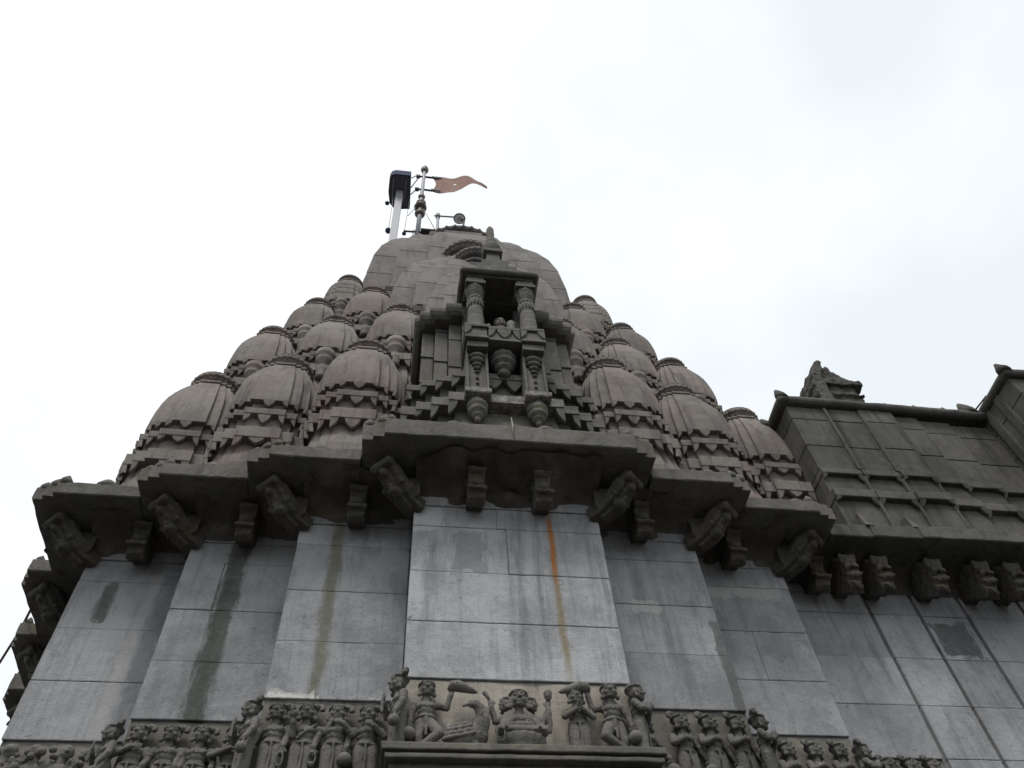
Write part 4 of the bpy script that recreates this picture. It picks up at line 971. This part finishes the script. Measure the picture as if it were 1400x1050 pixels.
for u, rz, lb in ((3.50, 15, 'stone figure of which only the head shows, leftmost at the far right'), (3.71, 20, 'stone figure of which only the head shows, middle of three at far right'), (3.92, 26, 'stone figure of which only the head shows, beside the first wall groove')):
    place_figure('carved_figure', 'chest', None, u, d3, z1+.08, rz, lb, G3R, .97)
for i, (u, lb) in enumerate(((-4.0, 'badly worn stone figure at the left picture edge'), (-3.78, 'worn blocky stone figure second from the left edge'), (-3.58, 'worn stone figure with broken arms near the left edge'), (-3.34, 'worn stone figure reaching out beside the profile figure'))):
    place_figure('worn_figure', 'worn%d' % i, (lambda q: (lambda: worn(q)))(i), u, d3, z1+.03, 0, lb, G3L, 1.05)
# bust in the balcony niche
def bust():
    mb = MB(); head(mb, (0, -.01, .16), 22, -10, .95, 0, True, False, False); mb.ell((0, 0, .04), (.085, .05, .075)); mb.chain([(-.07, 0, .06), (-.11, -.03, .0)], [.03, .025]); mb.chain([(-.12, -.02, .02), (-.13, -.03, .09)], [.022, .018])
    return mb
b_ = link('niche_bust', carve(bust()), 'figure', None, (CX-.02, CY-5.70, 8.47), 0); b_.scale = (1.15, 1.15, 1.15); tag(b_, 'small stone bust looking out between the balcony pillars', 'stone bust')
sm_ = MB(); sm_.lathe([(.055, 0), (.058, .1), (.05, .2), (.056, .26), (.03, .285)], (0, 0, 0), 12); sm_.ell((.09, .02, .05), (.04, .04, .06)); sm_.ell((.10, .01, .11), (.028, .03, .03))
o = obj('stone_stump', sm_, 'figure', None, (CX+.115, CY-5.68, 8.47)); tag(o, 'broken round stone stump beside the small bust', 'stone stump')

# ------------------------------------------------------------------ things on top of the tower
PX, PY = -.235, 9.9
fp = empty('flagpole', (PX, PY, 20.4)); tag(fp, 'slim pale metal flagpole with dark ball ornaments on the tower top', 'flagpole')
mb = MB(); mb.tube([(0, 0, 0), (.02, 0, 3.0), (.05, 0, 6.0)], [.075, .06, .05], 12); obj('pole', mb, 'steel', fp)
for z, rr_, x in ((2.35, .155, .02), (3.12, .15, .03), (3.62, .11, .03)):
    mb = MB(); mb.lathe([(.05, -.12), (rr_*.8, -.09), (rr_, 0), (rr_*.8, .09), (.05, .12)], (x, 0, z), 16); obj('ball_ornament', mb, 'brass', fp)
mb = MB(); mb.lathe([(.10, 2.75), (.19, 2.8), (.15, 2.95), (.08, 3.02)], (.02, 0, 0), 16); obj('collar', mb, 'brass', fp)
mb = MB(); mb.lathe([(.05, 5.72), (.10, 5.76), (.13, 5.9), (.11, 6.02), (.06, 6.1), (.03, 6.22), (.008, 6.38)], (.05, 0, 0), 16); obj('spear_tip', mb, 'brass', fp)
for z in (5.28, 4.20):
    mb = MB(); mb.tube([(-.18, 0, z-.02), (.0, 0, z+.03), (.35, 0, z)], .035, 8); mb.box(-.2, -.08, -.05, .05, z-.06, z+.06, .01); obj('flag_arm', mb, 'iron', fp)
mb = MB(); mb.box(-.14, -.06, -.04, .04, .55, 1.15, .01); obj('clamp', mb, 'steel', fp)
# faded pennant with real thickness, blown to the right
nx, nzz = 46, 14; vs = []; fs = []
def fl(s, t):
    top = 25.84+.03*math.sin(s*5)+.06*math.exp(-((s-.74)/.2)**2)-.24*max(0, (s-.88)/.12)**1.6
    wdt = 1.16*min(1, (1-s)/.62)**.85*(1+.10*math.sin(s*4.2+.4)); wdt = max(wdt, .045)
    edge = .14*(1-(2*t-1)**2)*(1-s)**8
    x = .06+1.80*s+edge; y = PY+.09*math.sin(s*7+.5)*(.3+s)+.03*math.sin(s*15+t*2)
    return (x, y, top-wdt*(1-t))
for i in range(nx+1):
    for j in range(nzz+1): vs.append(fl(i/nx, j/nzz))
for i in range(nx):
    for j in range(nzz):
        if i in (18, 19) and j in (7,): continue       # small rip
        a = i*(nzz+1)+j; fs.append((a, a+nzz+1, a+nzz+2, a+1))
mb = MB(); mb.add([(x, y-.004, z) for x, y, z in vs], fs, True); mb.add([(x, y+.004, z) for x, y, z in vs], [f[::-1] for f in fs], True)
o = empty('pennant', (PX+.3, PY, 25.2)); tag(o, 'faded orange pennant blowing to the right from the pole', 'flag')
c_ = obj('cloth', mb, 'flag', o); c_.location = (-(PX+.3), -PY, -25.2)
for z in (25.74, 24.68):
    mb = MB(); mb.box(.06, .36, PY-.02, PY+.02, z-.05, z+.05, .005); c_ = obj('hem_patch', mb, 'dark', o); c_.location = (-(PX+.3), -PY, -25.2)
# roofed panel on a galvanised post
bp_ = empty('panel_post', (-.88, 9.9, 19.6)); tag(bp_, 'flat dark box on a stout galvanised post left of the flagpole', 'panel post')
mb = MB(); mb.box(-.10, .10, -.09, .09, 0, 4.62, .02); obj('post', mb, 'steel', bp_)
pl_ = [(-.31, -.40), (-.26, -.50), (-.16, -.55), (.29, -.55), (.31, .48), (-.12, .53), (-.28, .36), (-.33, .0)]
mb = MB(); mb.loft([(pl_, 4.62), ([(x*1.02, y*1.01) for x, y in pl_], 4.66)]); mb.loft([([(x*1.02, y*1.01) for x, y in pl_], 4.661), ([(x*1.04, y*1.02) for x, y in pl_], 4.9)]); obj('box', mb, 'dark', bp_)
mb = MB(); mb.rings([[(x*s_, y*s_, z) for x, y in pl_] for s_, z in ((.985, 4.60), (1.05, 4.60), (1.06, 4.92), (1.0, 4.94))], False, False); obj('rim', mb, 'navy', bp_)
for x0, x1 in ((-.2, -.22), (.18, .12)):
    mb = MB(); mb.tube([(x0, -.42, 4.585), (x1, .30, 4.585)], .016, 6); obj('strut', mb, 'steel', bp_)
mb = MB(); mb.ell((-.36, .34, 4.5), (.07, .07, .07)); obj('knob', mb, 'navy', bp_)
for x, z0 in ((-1.04, 21.45), (-.60, 21.35)):
    hw = empty('hanging_weight', (x, 9.92, z0)); tag(hw, 'dark ball hanging on a thin wire left of the post' if x < -.9 else 'thin wire with small weight between post and flagpole', 'hanging weight')
    mb = MB(); mb.ell((0, 0, 0), (.09 if x < -.9 else .06,)*3); obj('ball', mb, 'navy', hw)
    mb = MB(); mb.tube([(0, 0, .05), (-.02 if x < -.9 else .04, .1, 24.1-z0)], .008, 6); obj('wire', mb, 'thread', hw)
# stays from the panel to the pole
for i, (z0, z1, y1) in enumerate(((24.6, 25.72, 9.75), (24.45, 25.55, 9.9), (24.5, 24.6, 9.9))):
    mb = MB(); a = Vector((-.55, 9.55+.25*i, z0)); b = Vector((-.36, PY, z1)); mid = (a+b)/2+Vector((.02, 0, .1)); mb.tube([a, a*.6+mid*.4, mid, b*.6+mid*.4, b], .018, 6)
    tag(obj('stay_cord', mb, 'iron'), ('upper bent cord between dark box and flagpole', 'second bent cord just under the upper one beside the flagpole', 'lowest bent cord between dark box and flagpole')[i], 'cord', 'cords between box and flagpole')
for i, (a, b) in enumerate((((-.20, 9.9, 23.4), (.28, 9.7, 21.2)), ((-.28, 9.9, 23.4), (-.55, 9.8, 22.3)))):
    mb = MB(); mb.tube([a, b], .010, 6); tag(obj('guy_wire', mb, 'thread'), ('thin guy wire slanting down to the right of the flagpole', 'thin guy wire slanting down to the left of the flagpole')[i], 'guy wire')
mb = MB(); mb.tube([(-.62, 9.86, 21.38), (.0, 9.86, 21.42)], .03, 8); mb.box(-.15, .55, 9.75, 9.95, 21.40, 21.47, .01); tag(obj('base_bar', mb, 'iron'), 'low dark bar lying at the foot of the flagpole', 'bar')
lp = empty('roof_lamp', (.325, 9.9, 20.9)); tag(lp, 'round floodlight on a thin bent pipe atop the tower', 'lamp')
mb = MB(); mb.tube([(0, 0, 0), (-.01, 0, 1.75)], .042, 10); obj('post', mb, 'steel', lp)
mb = MB(); mb.tube([(-.12, 0, 1.82), (.52, 0, 1.86)], .026, 8); mb.tube([(-.01, 0, 1.72), (-.01, 0, 1.92)], .07, 10); obj('arm', mb, 'steel', lp)
mb = MB(); mb.lathe([(.06, -.07), (.13, -.05), (.15, .0), (.13, .06), (.05, .09)], (.62, 0, 1.78), 18); obj('lamp_head', mb, 'glass', lp)
mb = MB(); mb.tube([(.62+.155*math.cos(a), .155*math.sin(a), 1.78) for a in [2*math.pi*j/24 for j in range(25)]], .022, 6); obj('ring', mb, 'iron', lp)
mb = MB(); mb.tube([(.70, 0, 1.68), (.74, 0, 1.62), (.74, 0, 1.05)], .045, 8); obj('support', mb, 'iron', lp)
# stray cords
mb = MB(); mb.tube([(-4.95, 9.3, 6.0), (-4.60, 8.9, 6.28), (-4.30, 8.4, 6.48), (-4.05, 7.9, 6.60), (-3.95, 7.6, 6.62)], .014, 6); tag(obj('sagging_cord', mb, 'wire'), 'thin reddish cord sagging from the left eaves', 'cord')
mb = MB(); mb.tube([(7.88, 6.2, 9.02), (7.95, 6.0, 9.05), (8.02, 5.88, 9.10)], .012, 6); tag(obj('short_wire', mb, 'iron'), 'short dark wire from the parapet knob to the porch', 'wire')
